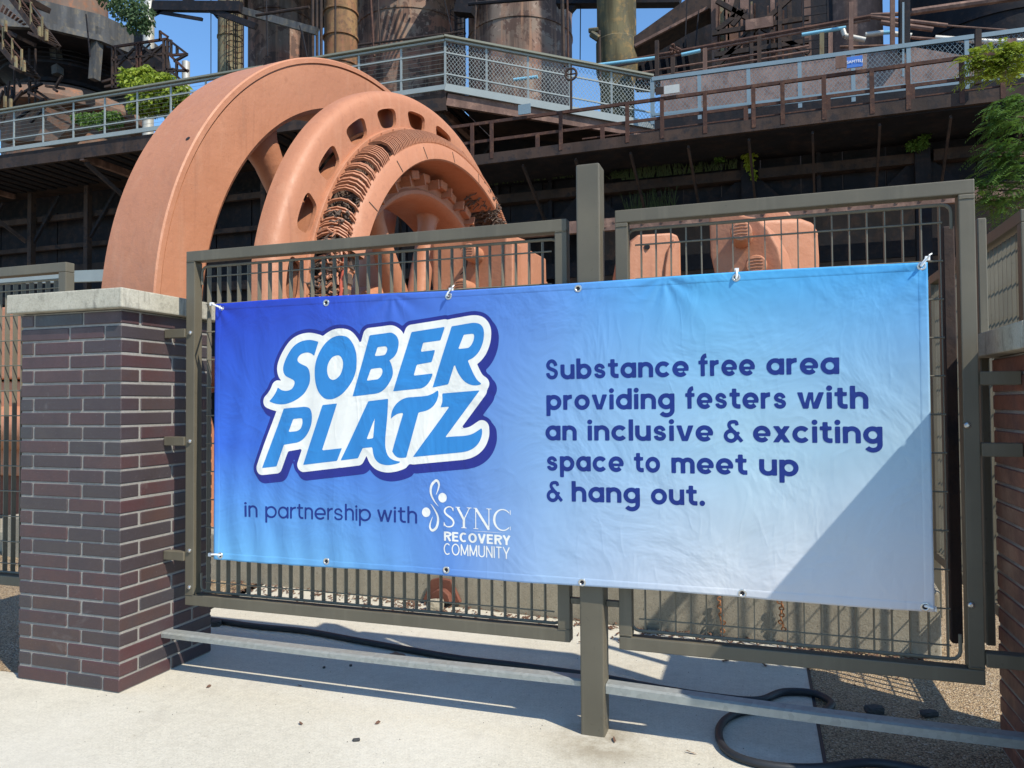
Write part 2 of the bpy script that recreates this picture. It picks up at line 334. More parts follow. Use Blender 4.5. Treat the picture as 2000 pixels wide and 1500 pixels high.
# concrete plinth wall behind the gates, with machine foundation
pA, pB = V((-6.5, 4.92, 0)), V((.872, 4.352, 0)); dv = (pB-pA).normalized(); nv = V((-dv.y, dv.x, 0))
mb = MB(); mb.prism([pA-V((0,0,.05)), pB-V((0,0,.05)), pB+V((0,0,.352)), pA+V((0,0,.352))], nv*.24)
o = mb.build('concrete_plinth', M['plinth'], bevel=.018, seg=3); tag(o, 'low rough concrete plinth wall behind both gates', 'low wall')
mb = MB(); mb.prism([V((-14, 5.4, -.05)), V((.2, 4.75, -.05)), V((.2, 12, -.05)), V((-14, 12, -.05))], (0, 0, .22)); o = mb.build('machine_foundation', M['plinth']); o['kind'] = 'structure'

# ------------------------------------------------------------------ brick pillars
def brickbox(x0, y0, z0, x1, y1, z1):
    c = V(((x0+x1)/2, (y0+y1)/2, (z0+z1)/2)); key = (round(x1-x0, 3), round(y1-y0, 3), round(z1-z0, 3))
    return c, key
BM = {}
def brick(parent, mat, x0, y0, z0, x1, y1, z1):
    c, key = brickbox(x0, y0, z0, x1, y1, z1); k = (mat.name,)+key
    if k not in BM:
        mb = MB(); mb.box((-key[0]/2, -key[1]/2, -key[2]/2), (key[0]/2, key[1]/2, key[2]/2))
        o = mb.build('brick', mat, parent, bevel=.0035); BM[k] = o.data
    else:
        o = bpy.data.objects.new('brick', BM[k]); COL.objects.link(o); o.parent = parent
    o.location = c + V((random.uniform(-.0012, .0012), random.uniform(-.0012, .0012), random.uniform(-.0012, .0012)))
    o.rotation_euler = (0, 0, random.uniform(-.004, .004))
def pillar(label, X0, X1, Y0, Y1, rows, pitch, mat, capover, capt, seam=None, flip=False):
    p = empty('brick_pillar', label, 'pillar', loc=(X0, Y0, 0)); p_off = V((X0, Y0, 0))
    j = .0115; rec = .005; H = rows*pitch
    mb = MB(); mb.box((rec, rec, -.02), (X1-X0-rec, Y1-Y0-rec, H)); mb.build('mortar_core', M['mortar'], p)
    W, D = X1-X0, Y1-Y0
    for r_ in range(rows):
        z0 = H-(r_+1)*pitch+j/2; z1 = z0+pitch-j
        A = r_ % 2 == 0
        if A: fx = [0, .085, .40, W] if W < .64 else [0, .10, .45, W]; ry = [.115, .115+.355, D]; ly = [.33, D]
        else: fx = [0, .315, .535, W] if W < .64 else [0, .355, .61, W]; ry = [.325, D]; ly = [.115, .45, D]
        if flip: fx = [0]+[W-k for k in fx[::-1]][1:-1]+[W]
        cd = ry[0]      # depth of the corner brick on the +X side
        lc = ly[0]
        n_ = len(fx)-1
        for i in range(n_):                          # front face
            a, b = fx[i], fx[i+1]; d = .095
            if i == n_-1: d = cd-j/2
            if i == 0: d = lc-j/2
            brick(p, mat, a+(j/2 if i else 0), 0, z0, b-(j/2 if i < n_-1 else 0), d, z1)
        for i in range(len(ry)-1): brick(p, mat, W-.095, ry[i]+j/2, z0, W, ry[i+1]-(j/2 if i < len(ry)-2 else 0), z1)
        for i in range(len(ly)-1): brick(p, mat, 0, ly[i]+j/2, z0, .095, ly[i+1]-(j/2 if i < len(ly)-2 else 0), z1)
    o_ = capover
    segs = [(-o_, D+o_)] if seam is None else [(-o_, seam), (seam+.004, D+o_)]
    for a, b in segs:
        mb = MB(); mb.box((-o_, a, H+.004), (W+o_, b, H+.004+capt)); mb.build('cap_stone', M['cap'], p, bevel=.006, seg=2)
    return p
PL = pillar('dark glazed brick pillar with a pale stone cap left of the banner', -3.484, -2.846, 2.728, 3.34, 26, .0690, M['brick'], .045, .092)
PR = pillar('red brown brick pillar at the right edge in shadow', .86, 1.50, 2.50, 3.33, 22, .0682, M['brickr'], .06, .090, seam=.265, flip=True)  # unseen front end lengthened so the cap's shadow crosses the banner

# ------------------------------------------------------------------ fence panels and gates
PITCH = .0603
def frame_panel(root, W, zb, zt, t=.052, depth=.055, mat=None):
    mat = mat or M['frame']; a, b = 0, W
    for nm, p0, p1 in (('top_rail', (0, 0, zt-t), (W, depth, zt)), ('bottom_rail', (0, 0, zb), (W, depth, zb+t)), ('stile', (0, 0, zb+t+.0005), (t, depth, zt-t-.0005)), ('stile', (W-t, 0, zb+t+.0005), (W, depth, zt-t-.0005))):
        mb = MB(); mb.box(p0, p1); mb.build(nm, mat, root, bevel=.004, seg=2)
def grate(root, x0, x1, z0, z1, y, x_first=None, bardepth=.027, th=.0042, rods=None, upto=None):
    mb = MB(); mb.box((-th/2, 0, z0), (th/2, bardepth, z1-.002)); first = None; x = x_first if x_first is not None else x0+.02
    while x < x1-.004:
        if first is None: first = mb.build('bar', M['frame_d'], root, bevel=0); first.location = (x, y, 0)
        else:
            o = bpy.data.objects.new('bar', first.data); COL.objects.link(o); o.parent = root; o.location = (x, y, 0)
        x += PITCH
    zs = rods or []
    rod = None
    for z in zs:
        if rod is None:
            mb = MB(); mb.tube([(x0, y-.002, 0), (x1, y-.002, 0)], .0036, 6); rod = mb.build('cross_rod', M['frame_d'], root, smooth=True); rod.location = (0, 0, z)
        else:
            o = bpy.data.objects.new('cross_rod', rod.data); COL.objects.link(o); o.parent = root; o.location = (0, 0, z)
    mb = MB(); r = .03; mb.tube([(x0-.03, y, z1-.09), (x0-.03, y, z1-r)]+[(x0-.03+r-r*cos(a), y, z1-r+r*sin(a)) for a in (pi/6, pi/3, pi/2)]+[(x1+.03-r+r*sin(a), y, z1-r+r*cos(a)) for a in (0, pi/6, pi/3, pi/2)]+[(x1+.03, y, z1-.09)], .0065, 8)
    mb.build('rim_bar', M['frame_d'], root, smooth=True)
    mb = MB(); mb.tube([(x0-.03, y, z0+.09), (x0-.03, y, z0+r)]+[(x0-.03+r-r*cos(a), y, z0+r-r*sin(a)) for a in (pi/6, pi/3, pi/2)]+[(x1+.03-r+r*sin(a), y, z0+r-r*cos(a)) for a in (0, pi/6, pi/3, pi/2)]+[(x1+.03, y, z0+.09)], .0065, 8)
    mb.build('rim_bar', M['frame_d'], root, smooth=True)
rodz = [1.985]+[1.985-.1395*k for k in range(1, 11)]
def bolts(root, pts):
    first = None
    for p in pts:
        if first is None:
            mb = MB(); mb.tube([(0, 0, 0), (0, -.006, 0), (0, -.010, 0)], [.011, .010, .005], 10); first = mb.build('bolt', M['chrome'], root, smooth=True); first.location = p
        else: o = bpy.data.objects.new('bolt', first.data); COL.objects.link(o); o.parent = root; o.location = p
GL = empty('fence_gate', 'left gate of close upright bars behind the dark blue half of the banner', 'gate', loc=(-2.718, 3.0, 0))
frame_panel(GL, 1.962, .35, 2.110)
grate(GL, .09, 1.885, .412, 2.036, .045, x_first=.092, rods=rodz+[.460])
bolts(GL, [(.03, -.001, 1.70), (.03, -.001, 1.16), (.03, -.001, .62), (.03, -.001, .44)])
GR = empty('fence_gate', 'right gate of thin upright bars behind the pale half of the banner', 'gate', loc=(-.552, 3.0, 0))
frame_panel(GR, 1.286, .343, 2.125)
grate(GR, .075, 1.190, .412, 2.050, .045, x_first=.098, rods=rodz+[.460])
bolts(GR, [(1.245, -.001, .62), (1.245, -.001, 1.25)])
# centre post
mb = MB(); mb.box((-.705, 2.962, -.02), (-.607, 3.062, 2.318)); o = mb.build('fence_post', M['frame'], bevel=.008, seg=3); tag(o, 'square bronze grey post standing between the two gates', 'post')
PO = o
mbx = []
def bracket(parent_label, p0, p1, name='bracket'):
    mb = MB(); mb.box(p0, p1); return mb
# brackets belong to the gates (welded lugs reaching the post and pillars)
for root, W_ in ((GL, 1.962), (GR, 1.286)):
    for zc_, xx_ in ((2.082, 0.026), (2.082, W_-.026), (.376, .026), (.376, W_-.026)):
        sgn = 1 if xx_ < .5 else -1; mb = MB(); mb.tube([V((xx_-.024, -.0006, zc_-.026*(1 if zc_ > 1 else -1))), V((xx_, -.0012, zc_-.026*(1 if zc_ > 1 else -1)+.0015)), V((xx_+.024, -.0006, zc_-.026*(1 if zc_ > 1 else -1)))], .0022, 6); mb.build('weld_bead', M['frame'], root, smooth=True)
def lug(root, p0, p1):
    mb = MB(); off = root.location; mb.box(V(p0)-off, V(p1)-off); mb.build('mounting_lug', M['frame'], root, bevel=.002)
for z in (1.70, 1.16, .59): lug(GL, (-2.843, 2.990, z-.022), (-2.7185, 3.03, z+.022))
for z in (1.80, .52): lug(GL, (-.7555, 3.01, z-.012), (-.706, 3.034, z+.012)); lug(GR, (-.606, 3.01, z-.012), (-.5525, 3.034, z+.012))
for z in (1.415, 1.165, .435): lug(GR, (.7345, 2.985, z-.024), (.8585, 3.035, z+.024))
# panel seen left of the left pillar
GX = empty('bar_fence', 'fence panel of flat bars beyond the left brick pillar', 'fence', loc=(-5.56, 3.0, 0))
frame_panel(GX, 2.045, .36, 2.112); grate(GX, .09, 1.965, .42, 2.03, .045, x_first=.1, rods=rodz+[.47])
# return fence going away from the right pillar
def ret_fence(y0, L, label):
    root = empty('bar_fence', label, 'fence', loc=(1.06, y0, 0)); root.rotation_euler = (0, 0, pi/2)
    frame_panel(root, L, .36, 2.105); grate(root, .08, L-.08, .42, 2.03, .02, x_first=.1, rods=rodz+[.47]); return root
ret_fence(3.46, 1.72, 'near return fence panel running back beside the right pillar')
ret_fence(5.30, 2.6, 'far return fence panel seen past the right edge of the banner')
for yy, lb in ((5.24, 'slim fence post between the two return fence panels'),):
    mb = MB(); mb.box((.99, yy-.03, -.01), (1.05, yy+.03, 2.0)); tag(mb.build('fence_post', M['frame'], bevel=.004), lb, 'post')
_a, _b = at(1849, 800, 3.28).x, at(1872, 800, 3.28).x
mb = MB(); mb.box((_a, 3.28, .40), (_b, 3.32, 2.02)); tag(mb.build('fence_post', M['steelb'], bevel=.004), 'flat post standing just behind the right end of the right gate', 'post')
mb = MB(); mb.box((.828, 3.36, .38), (.86, 3.41, 2.06)); tag(mb.build('fence_post', M['frame'], bevel=.004), 'short flat post between right gate and return fence', 'post')

# galvanised rails near the ground
def galv(x0, x1, z0, z1, label, y=2.980, h=.044):
    mb = MB()
    prof = [(0, 0), (.0, h), (.012, h+.006), (.062, h+.006), (.066, h), (.066, .004), (.061, .004), (.061, h-.002), (.006, h-.002), (.005, 0)]
    n_ = 24; vs = []; fs = []; k = len(prof)
    for i in range(n_+1):
        t = i/n_; x = x0+(x1-x0)*t; z = z0+(z1-z0)*t-.006*sin(pi*t); vs += [(x, y+a, z+b) for a, b in prof]
    for i in range(n_):
        for q in range(k): fs.append((i*k+q, i*k+(q+1) % k, (i+1)*k+(q+1) % k, (i+1)*k+q))
    fs += [tuple(range(k)), tuple(range(n_*k, n_*k+k))[::-1]]
    mb.add(vs, fs); o = mb.build('galvanised_rail', M['galv']); return tag(o, label, 'rail')
galv(-2.844, -.7075, .184, .186, 'galvanised steel kick rail under the left gate', h=.020)
galv(-.605, .855, .168, .146, 'galvanised steel kick rail under the right gate', h=.030)

# ------------------------------------------------------------------ banner cloth
def vnoise(x, y, seed):
    xi = np.floor(x).astype(int); yi = np.floor(y).astype(int); xf = x-xi; yf = y-yi
    h = lambda a, b: (np.sin(a*127.1+b*311.7+seed*74.7)*43758.5453) % 1.0
    s = lambda t: t*t*t*(t*(t*6-15)+10)
    u, v = s(xf), s(yf)
    return (h(xi, yi)*(1-u)+h(xi+1, yi)*u)*(1-v)+(h(xi, yi+1)*(1-u)+h(xi+1, yi+1)*u)*v
TIES = [(.0, 1.0), (.4495/3.048*2.15, 1.0), (2.13/3.048, 1.0), (1., 1.), (0, 0), (1, 0)]
def disp(X, Z):
    """how far the cloth stands out towards the viewer (metres)"""
    u = (X-BX0); v = (Z-BZ0); L = BX1-BX0; H = BZ1-BZ0
    wob = .05*vnoise(u*2.1, v*2.6, 1)
    d = .0090*(vnoise((u+wob)*2.3, v*1.3, 2)-.5)
    d += .0042*(vnoise((u+wob*1.4)*7.5, v*1.5, 3)-.5)*(.45+.85*(1-v/H))
    left = np.clip(1-u/1.5, 0, 1)
    d += .0030*np.sin((u+.03*np.sin(v*5))*2*pi/.135+.6)*left*(.3+np.clip(1-v/H, 0, 1))
    d += .0028*(vnoise(u*5+v*3, v*6-u*2, 4)-.5)
    for tu in (0., .312, .700, 1.):                    # pulls from the ties on the top hem
        dx = u-tu*L; dy = H-v; r = np.sqrt(dx*dx+dy*dy)+1e-6; a = np.arctan2(dx, dy)
        d += .0030*np.cos(a*9)*np.exp(-r/.22)*np.clip(r/.05, 0, 1)
    sag = .006*np.abs(np.sin(pi*u/L*3))*np.clip((v/H-.5)*2, 0, 1)
    return d+sag+.004
def edge(X, Z):
    """small drift of the hems"""
    u = (X-BX0)/(BX1-BX0); v = (Z-BZ0)/(BZ1-BZ0)
    return .004*np.sin(u*pi*3.1)*v*v-.0035*np.sin(u*pi*5)*(1-v)**2
def on_banner(P, lift):
    P = np.asarray(P, float); X, Z = P[:, 0], P[:, 1]
    return np.stack([X, BY-disp(X, Z)-lift, Z+edge(X, Z)], 1)
def mesh_np(name, V3, faces, mt, parent, smooth=True):
    me = bpy.data.meshes.new(name); me.from_pydata(V3.tolist(), [], faces)
    me.polygons.foreach_set('use_smooth', [smooth]*len(me.polygons)); me.materials.append(mt)
    o = bpy.data.objects.new(name, me); COL.objects.link(o); o.parent = parent; return o
BN = empty('banner', 'wide blue vinyl banner reading SOBER PLATZ tied across both gates', 'banner')
nu, nv_ = 420, 168
gx = np.linspace(BX0, BX1, nu+1); gz = np.linspace(BZ0, BZ1, nv_+1); GX_, GZ_ = np.meshgrid(gx, gz)
P = on_banner(np.stack([GX_.ravel(), GZ_.ravel()], 1), 0)
idx = np.arange((nu+1)*(nv_+1)).reshape(nv_+1, nu+1)
fc = np.stack([idx[:-1, :-1], idx[:-1, 1:], idx[1:, 1:], idx[1:, :-1]], -1).reshape(-1, 4).tolist()
cl = mesh_np('cloth', P, fc, M['banner'], BN)
md = cl.modifiers.new('thick', 'SOLIDIFY'); md.thickness = .0009; md.offset = -1
# hems
mb = MB()
def hemline(pts, wd):
    pass
# --- signed distance shapes
def cat(pts, closed=True, sub=7):
    """Catmull-Rom through points; third entry 1 marks a corner"""
    n_ = len(pts); out = []
    def isc(i): return len(pts[i % n_]) > 2
    for i in range(n_ if closed else n_-1):
        p1 = np.array(pts[i][:2], float); p2 = np.array(pts[(i+1) % n_][:2], float)
        p0 = np.array(pts[(i-1) % n_][:2], float) if not isc(i) and (closed or i > 0) else p1
        p3 = np.array(pts[(i+2) % n_][:2], float) if not isc(i+1) and (closed or i+2 < n_) else p2
        if isc(i) and isc(i+1): out.append(p1); continue
        for k in range(sub):
            t = k/sub; out.append(.5*((2*p1)+(-p0+p2)*t+(2*p0-5*p1+4*p2-p3)*t*t+(-p0+3*p1-3*p2+p3)*t**3))
    if not closed: out.append(np.array(pts[-1][:2], float))
    return np.array(out)
def sdf_polys(Q, groups):
    """groups: list of lists of polygons (even-odd within a group, union across); negative inside"""
    best = np.full(len(Q), 1e9)
    for g in groups:
        allp = np.concatenate(g); lo = allp.min(0)-.09; hi = allp.max(0)+.09
        sel = np.where((Q[:, 0] > lo[0]) & (Q[:, 0] < hi[0]) & (Q[:, 1] > lo[1]) & (Q[:, 1] < hi[1]))[0]
        if not len(sel): continue
        q = Q[sel]; d2 = np.full(len(q), 1e9); ins = np.zeros(len(q), bool)
        for poly in g:
            A = poly; B = np.roll(poly, -1, 0)
            for a, b in zip(A, B):
                ab = b-a; L2 = ab@ab
                if L2 < 1e-14: continue
                t = np.clip(((q-a)@ab)/L2, 0, 1); dd = ((q-a-t[:, None]*ab)**2).sum(1); d2 = np.minimum(d2, dd)
                cnd = (a[1] > q[:, 1]) != (b[1] > q[:, 1])
                if abs(b[1]-a[1]) > 1e-12: ins ^= cnd & (q[:, 0] < (b[0]-a[0])*(q[:, 1]-a[1])/(b[1]-a[1])+a[0])
        d = np.sqrt(d2); d[ins] *= -1; best[sel] = np.minimum(best[sel], d)
    return best
def contour(name, lo, hi, step, fn, lift, mt, parent):
    nx = int((hi[0]-lo[0])/step)+1; nz = int((hi[1]-lo[1])/step)+1
    xs = lo[0]+np.arange(nx+1)*step; zs = lo[1]+np.arange(nz+1)*step; A, B = np.meshgrid(xs, zs); D = fn(np.stack([A.ravel(), B.ravel()], 1)).reshape(A.shape)
    D = np.where(np.abs(D) < 1e-7, 1e-7, D); verts = []; faces = []; cache = {}
    def vid(k, p):
        if k not in cache: cache[k] = len(verts); verts.append(p)
        return cache[k]
    I, J = np.where(np.minimum.reduce([D[:-1, :-1], D[:-1, 1:], D[1:, 1:], D[1:, :-1]]) < 0)
    for i, j in zip(I.tolist(), J.tolist()):
        c = [(i, j), (i, j+1), (i+1, j+1), (i+1, j)]; f = []
        for k in range(4):
            a, b = c[k], c[(k+1) % 4]; da, db = D[a], D[b]
            if da < 0: f.append(vid(a, (xs[a[1]], zs[a[0]])))
            if (da < 0) != (db < 0):
                t = da/(da-db); p = (xs[a[1]]+(xs[b[1]]-xs[a[1]])*t, zs[a[0]]+(zs[b[0]]-zs[a[0]])*t); f.append(vid((min(a, b), max(a, b)), p))
        if len(f) >= 3: faces.append(f)
    if not verts: return None
    return mesh_np(name, on_banner(np.array(verts), lift), faces, mt, parent)
def px(pts):
    """photo pixels on the banner plane -> banner X, Z"""
    return [((lambda w_: (w_.x, w_.z))(at(p[0], p[1], BY)))+tuple(p[2:]) for p in pts]
zA = lambda l: px([(500+p[0]/8.333, 600+p[1]/8.333)+tuple(p[2:]) for p in l])
zB = lambda l: px([(740+p[0]/8.333, 600+p[1]/8.333)+tuple(p[2:]) for p in l])
zC = lambda l: px([(490+p[0]/8.333, 770+p[1]/8.333)+tuple(p[2:]) for p in l])
zD = lambda l: px([(730+p[0]/7.692, 760+p[1]/7.692)+tuple(p[2:]) for p in l])
zE = lambda l: px([(740+p[0]/7.407, 930+p[1]/7.407)+tuple(p[2:]) for p in l])
g_S = [cat(zA([(1040,575,1),(900,545),(760,570),(640,650),(540,790),(475,940),(465,1040),(500,1120),(590,1170),(640,1200),(650,1250),(610,1330),(530,1365),(440,1355),(378,1310,1),(340,1400),(280,1490),(237,1535,1),(347,1575),(477,1582),(617,1542),(737,1467),(820,1380),(885,1250),(897,1130),(880,1030),(840,975),(760,935),(708,895),(705,840),(760,775),(850,748),(920,765),(968,803,1)]))]
g_O = [cat(zA([(1410,475),(1510,500),(1590,590),(1640,720),(1655,860),(1640,1050),(1570,1230),(1440,1400),(1320,1480),(1217,1505),(1130,1485),(1050,1400),(1000,1280),(978,1130),(985,960),(1030,800),(1110,650),(1200,550),(1300,490)])),
       cat(zA([(1355,792),(1410,825),(1440,910),(1430,1010),(1390,1110),(1330,1170),(1270,1190),(1215,1160),(1185,1080),(1185,980),(1215,890),(1270,820)]))]
def k2(l): return [(p[0]+2000,)+tuple(p[1:]) for p in l]
g_B = [cat(zA([(1868,465,1),(2190,418,1)]+k2([(240,425),(300,470),(332,540),(335,620),(310,730),(260,810),(185,870,1),(215,930),(240,1030),(235,1120),(190,1220),(120,1320),(40,1385),(-40,1412,1)])+[(1585,1458,1)])),
       cat(zA([(1995,655,1)]+k2([(100,642),(140,650),(152,690),(130,750),(90,785)])+[(1945,802,1)])), cat(zA([(1885,1010,1)]+k2([(30,992),(65,1010),(72,1060),(50,1120),(5,1170),(-30,1180,1)])+[(1818,1202,1)]))]
g_E = [cat(zB([(540,405,1),(1080,312,1),(1010,535,1),(730,577,1),(690,725,1),(925,692,1),(870,890,1),(625,935,1),(575,1115,1),(885,1075,1),(870,1130),(830,1210),(770,1280),(700,1320,1),(245,1372,1)]))]
g_R = [cat(zB([(1190,305,1),(1450,258,1),(1560,245),(1650,265),(1705,330),(1720,430),(1700,570),(1640,710),(1550,810),(1455,860,1),(1500,970),(1560,1100),(1620,1190),(1688,1241,1),(1600,1265),(1500,1255),(1400,1200),(1320,1100),(1270,1000),(1243,915,1),(1135,1250,1),(880,1305,1)])),
       cat(zB([(1390,440,1),(1530,425),(1558,450),(1548,530),(1510,610),(1465,655,1),(1300,675,1)]))]
g_P = [cat(zC([(555,235,1),(880,207,1),(960,225),(1000,290),(1010,400),(990,520),(930,650),(850,740),(770,785,1),(560,820,1),(430,1170,1),(203,1195,1)])), cat(zC([(710,405,1),(835,393),(850,420),(850,480),(820,560),(765,600,1),(633,615,1)]))]
g_L = [cat(zC([(1185,180,1),(1420,155,1),(1170,915,1),(1497,880,1),(1420,1085,1),(862,1148,1)]))]
g_A = [cat(zC([(1925,118,1)])[:0] or np.array([])) if False else cat(zC([(1925,118,1)])+zD([(228,148,1),(215,400),(185,750),(190,900),(230,1010),(310,1070),(430,1095,1),(330,1130),(210,1145),(100,1120),(35,1060),(5,985),(-9,875,1)])+zC([(1835,880,1),(1755,1045,1),(1475,1080,1)])), cat(zD([(30,435,1),(4,740,1),(-93,757,1)]))]
g_T = [cat(zD([(972,10,1),(975,80),(950,170),(890,260),(800,320),(680,350,1),(495,1030,1),(400,1035),(340,1010),(300,950),(305,880),(455,358,1),(380,370),(310,410),(268,452,1),(285,340),(330,250),(400,180),(500,130),(620,118),(790,100),(880,70)]))]
g_Z = [cat(zD([(1030,62,1),(1600,12,1),(1060,745,1),(1100,720),(1200,708),(1380,695),(1500,660),(1630,575,1),(1630,680),(1590,790),(1520,870),(1430,920),(1330,945,1),(595,1022,1),(1140,258,1),(1002,272,1),(1030,200),(1035,120)]))]
LOGO = [g_S, g_O, g_B, g_E, g_R, g_P, g_L, g_A, g_T, g_Z]
NOHOLE = [[g[0]] for g in LOGO]
llo, lhi = np.array(px([(485, 960)])[0]), np.array(px([(990, 600)])[0])
def f_white(Q): return np.minimum(sdf_polys(Q, NOHOLE)-.0325, sdf_polys(Q, [[np.array(px([(578, 748), (700, 690), (885, 700), (905, 765), (880, 838), (820, 890), (760, 870), (600, 862), (585, 800)]))]]))
def f_navy(Q): a = sdf_polys(Q, NOHOLE)-.050; b = sdf_polys(Q-np.array([.016, -.021]), NOHOLE)-.050; return np.minimum(a, b)
contour('logo_outline', llo, lhi, .008, f_navy, .0006, M['pnavy'], BN)
contour('logo_backing', llo, lhi, .008, f_white, .0011, M['pwhite'], BN)
for g in LOGO:
    a = np.concatenate(g); contour('logo_letter', a.min(0)-.008, a.max(0)+.008, .005, lambda Q, g=g: sdf_polys(Q, [g]), .0016, M['pblue'], BN)

# --- stroke lettering
def ribbon(pts, w_, closed=False):
    P_ = np.array(pts, float); n_ = len(P_)
    if closed: T = np.roll(P_, -1, 0)-np.roll(P_, 1, 0)
    else: T = np.gradient(P_, axis=0)
    T /= np.maximum(np.linalg.norm(T, axis=1), 1e-9)[:, None]; Nn = np.stack([-T[:, 1], T[:, 0]], 1)
    ww = (np.array(w_) if np.ndim(w_) else np.full(n_, w_))[:, None]/2
    if closed: return [P_+Nn*ww, P_-Nn*ww]
    return [np.concatenate([P_+Nn*ww, (P_-Nn*ww)[::-1]])]
def arc(cx, cy, rx, ry, a0, a1, n_=20):
    a = np.radians(np.linspace(a0, a1, n_)); return np.stack([cx+rx*np.cos(a), cy+ry*np.sin(a)], 1)
def ring(cx, cy, rx, ry, w_, n_=36): a = np.radians(np.arange(0, 360, 360/n_)); return ribbon(np.stack([cx+rx*np.cos(a), cy+ry*np.sin(a)], 1), w_, True)
def ln(x0, y0, x1, y1, w_): return ribbon([(x0, y0), (x1, y1)], w_)
def glyph(ch, w):
    """x height is 1; returns (groups, advance)"""
    h = w/2; r = .52-h; wd = 2*r+w; g = []; s = .125 if w > .2 else .13
    wn = .98 if w > .2 else .80
    bowl = lambda cx: ring(cx, .5, r, r, w)
    def arch(x0, x1): return ribbon(np.concatenate([arc((x0+x1)/2, 1.02-h-(x1-x0)/2*.92, (x1-x0)/2, (x1-x0)/2*.92, 175, 0, 18), [(x1, 0)]]), w)
    if ch == 'o': g = [bowl(r+h)]; a = wd
    elif ch in 'abdpqg':
        st = wd-h if ch in 'adqg' else h; cx = r+h
        g = [bowl(cx)]; lo, hi = 0, 1
        if ch in 'bd': hi = 1.38
        if ch in 'pq': lo = -.42
        if ch == 'g':
            g.append(ln(st, 1, st, -.10, w)); g.append(ribbon(np.concatenate([[(st, .0)], arc(st-r*.98, -.08, r*.98, .46-h, 0, -150, 18)]), w)); a = wd
        else: g.append(ln(st, lo, st, hi, w)); a = wd
    elif ch == 'c': g = [ribbon(arc(r+h, .5, r, r, 38, 322, 30), w)]; a = wd-.06
    elif ch == 'e':
        bt = w*.62 if w > .2 else w; g = [ribbon(arc(r+h, .5, r, r, -3, 318, 34), w), ln(h, .46, wd-.02, .46, bt)]; a = wd
    elif ch in 'nhm':
        g = [ln(h, 0, h, 1.38 if ch == 'h' else 1, w), arch(h, wn-h)]; a = wn
        if ch == 'm': w2 = wn*.88; g = [ln(h, 0, h, 1, w), arch(h, w2-h), arch(w2-h, 2*w2-w-h)]; a = 2*w2-w
    elif ch == 'u': g = [ln(wn-h, 0, wn-h, 1, w), ribbon(np.concatenate([[(h, 1)], arc(wn/2, h-.02+(wn-w)/2*.92, (wn-w)/2, (wn-w)/2*.92, 180, 355, 18)]), w)]; a = wn
    elif ch == 'r': g = [ln(h, 0, h, 1, w), ribbon(arc(h+.44, .58, .44, .42-h+.02, 175, 88, 12), w)]; a = w+.36 if w > .2 else w+.32
    elif ch == 'i': g = [ln(h+.02, 0, h+.02, 1, w)]; dr = .165 if w > .2 else .105; g.append([arc(h+.02, 1.08+dr, dr, dr, 0, 345, 20)]); a = w+.04
    elif ch == 'l': g = [ln(h, 0, h, 1.40, w)]; a = w
    elif ch == 't':
        x = .16+h; g = [ribbon(np.concatenate([[(x, 1.26), (x, 1.0)], [(x, .36)], arc(x+.24, .36-.02, .24, .34-h, 180, 270, 10), [(x+.40, h)]]), w), ln(.0, 1-w*.42, x+.36, 1-w*.42, w*.84)]; a = x+.40
    elif ch == 'f':
        x = .14+h; g = [ribbon(np.concatenate([[(x, 0), (x, 1.0)], arc(x+.28, 1.06, .28, .34-h*.6, 180, 95, 10)]), w), ln(0, 1-w*.42, x+.34, 1-w*.42, w*.84)]; a = x+.36
    elif ch in 'sS':
        H = 1.0 if ch == 's' else 1.38; W_ = .86 if ch == 's' else .95
        base = [(.90, .70), (.84, .84), (.66, .965), (.46, 1.0), (.22, .94), (.08, .78), (.14, .62), (.34, .535), (.62, .465), (.88, .37), (.94, .22), (.80, .05), (.52, 0), (.26, .04), (.10, .16), (.06, .28)]
        q = [(h+(W_-w)*x_, h-.015+(H-w+.03)*y_) for x_, y_ in base]; g = [ribbon(cat(q, False, 4), w*.86)]; a = W_
    elif ch == 'v': g = [[np.array([(0, 1), (w*1.12, 1), (.52, w*.95), (1.04-w*1.12, 1), (1.04, 1), (.52+w*.62, 0), (.52-w*.62, 0)])]]; a = 1.04
    elif ch == 'w':
        e = w*1.05; g = [[np.array([(0, 1), (e, 1), (.43, .32), (.63, 1), (.63+e*.9, 1), (.86+e*.2, .32), (1.49-e, 1), (1.49, 1), (1.16, 0), (1.16-e, 0), (.745, .68), (.33+e, 0), (.33, 0)])]] if w > .2 else [ln(h*.6, 1, .34, .02, w), ln(.34, .02, .62, 1, w), ln(.62, 1, .90, .02, w), ln(.90, .02, 1.24-h*.6, 1, w)]
        a = 1.49 if w > .2 else 1.24
    elif ch == 'x': g = [[np.array([(0, 1), (w*1.25, 1), (1.0, 0), (1-w*1.25, 0)])], [np.array([(1-w*1.25, 1), (1, 1), (w*1.25, 0), (0, 0)])]]; a = 1.0
    elif ch == '.': g = [[arc(.175, .16, .175, .175, 0, 345, 20)]]; a = .35
    elif ch == '&': g = [ribbon(cat([(.86, 1.02), (.80, 1.22), (.58, 1.245), (.40, 1.18), (.36, .98), (.52, .76), (.98, .20), (1.15, .0)], False, 5), w*.8), ring(.46, .36, .34, .37-h*.4, w*.86), ribbon(cat([(.80, .28), (.94, .44), (.99, .60)], False, 5), w*.8)]; g[-1] = ribbon([(.72, .26), (.98, .60)], w*.62); a = 1.20
    return g, a, s
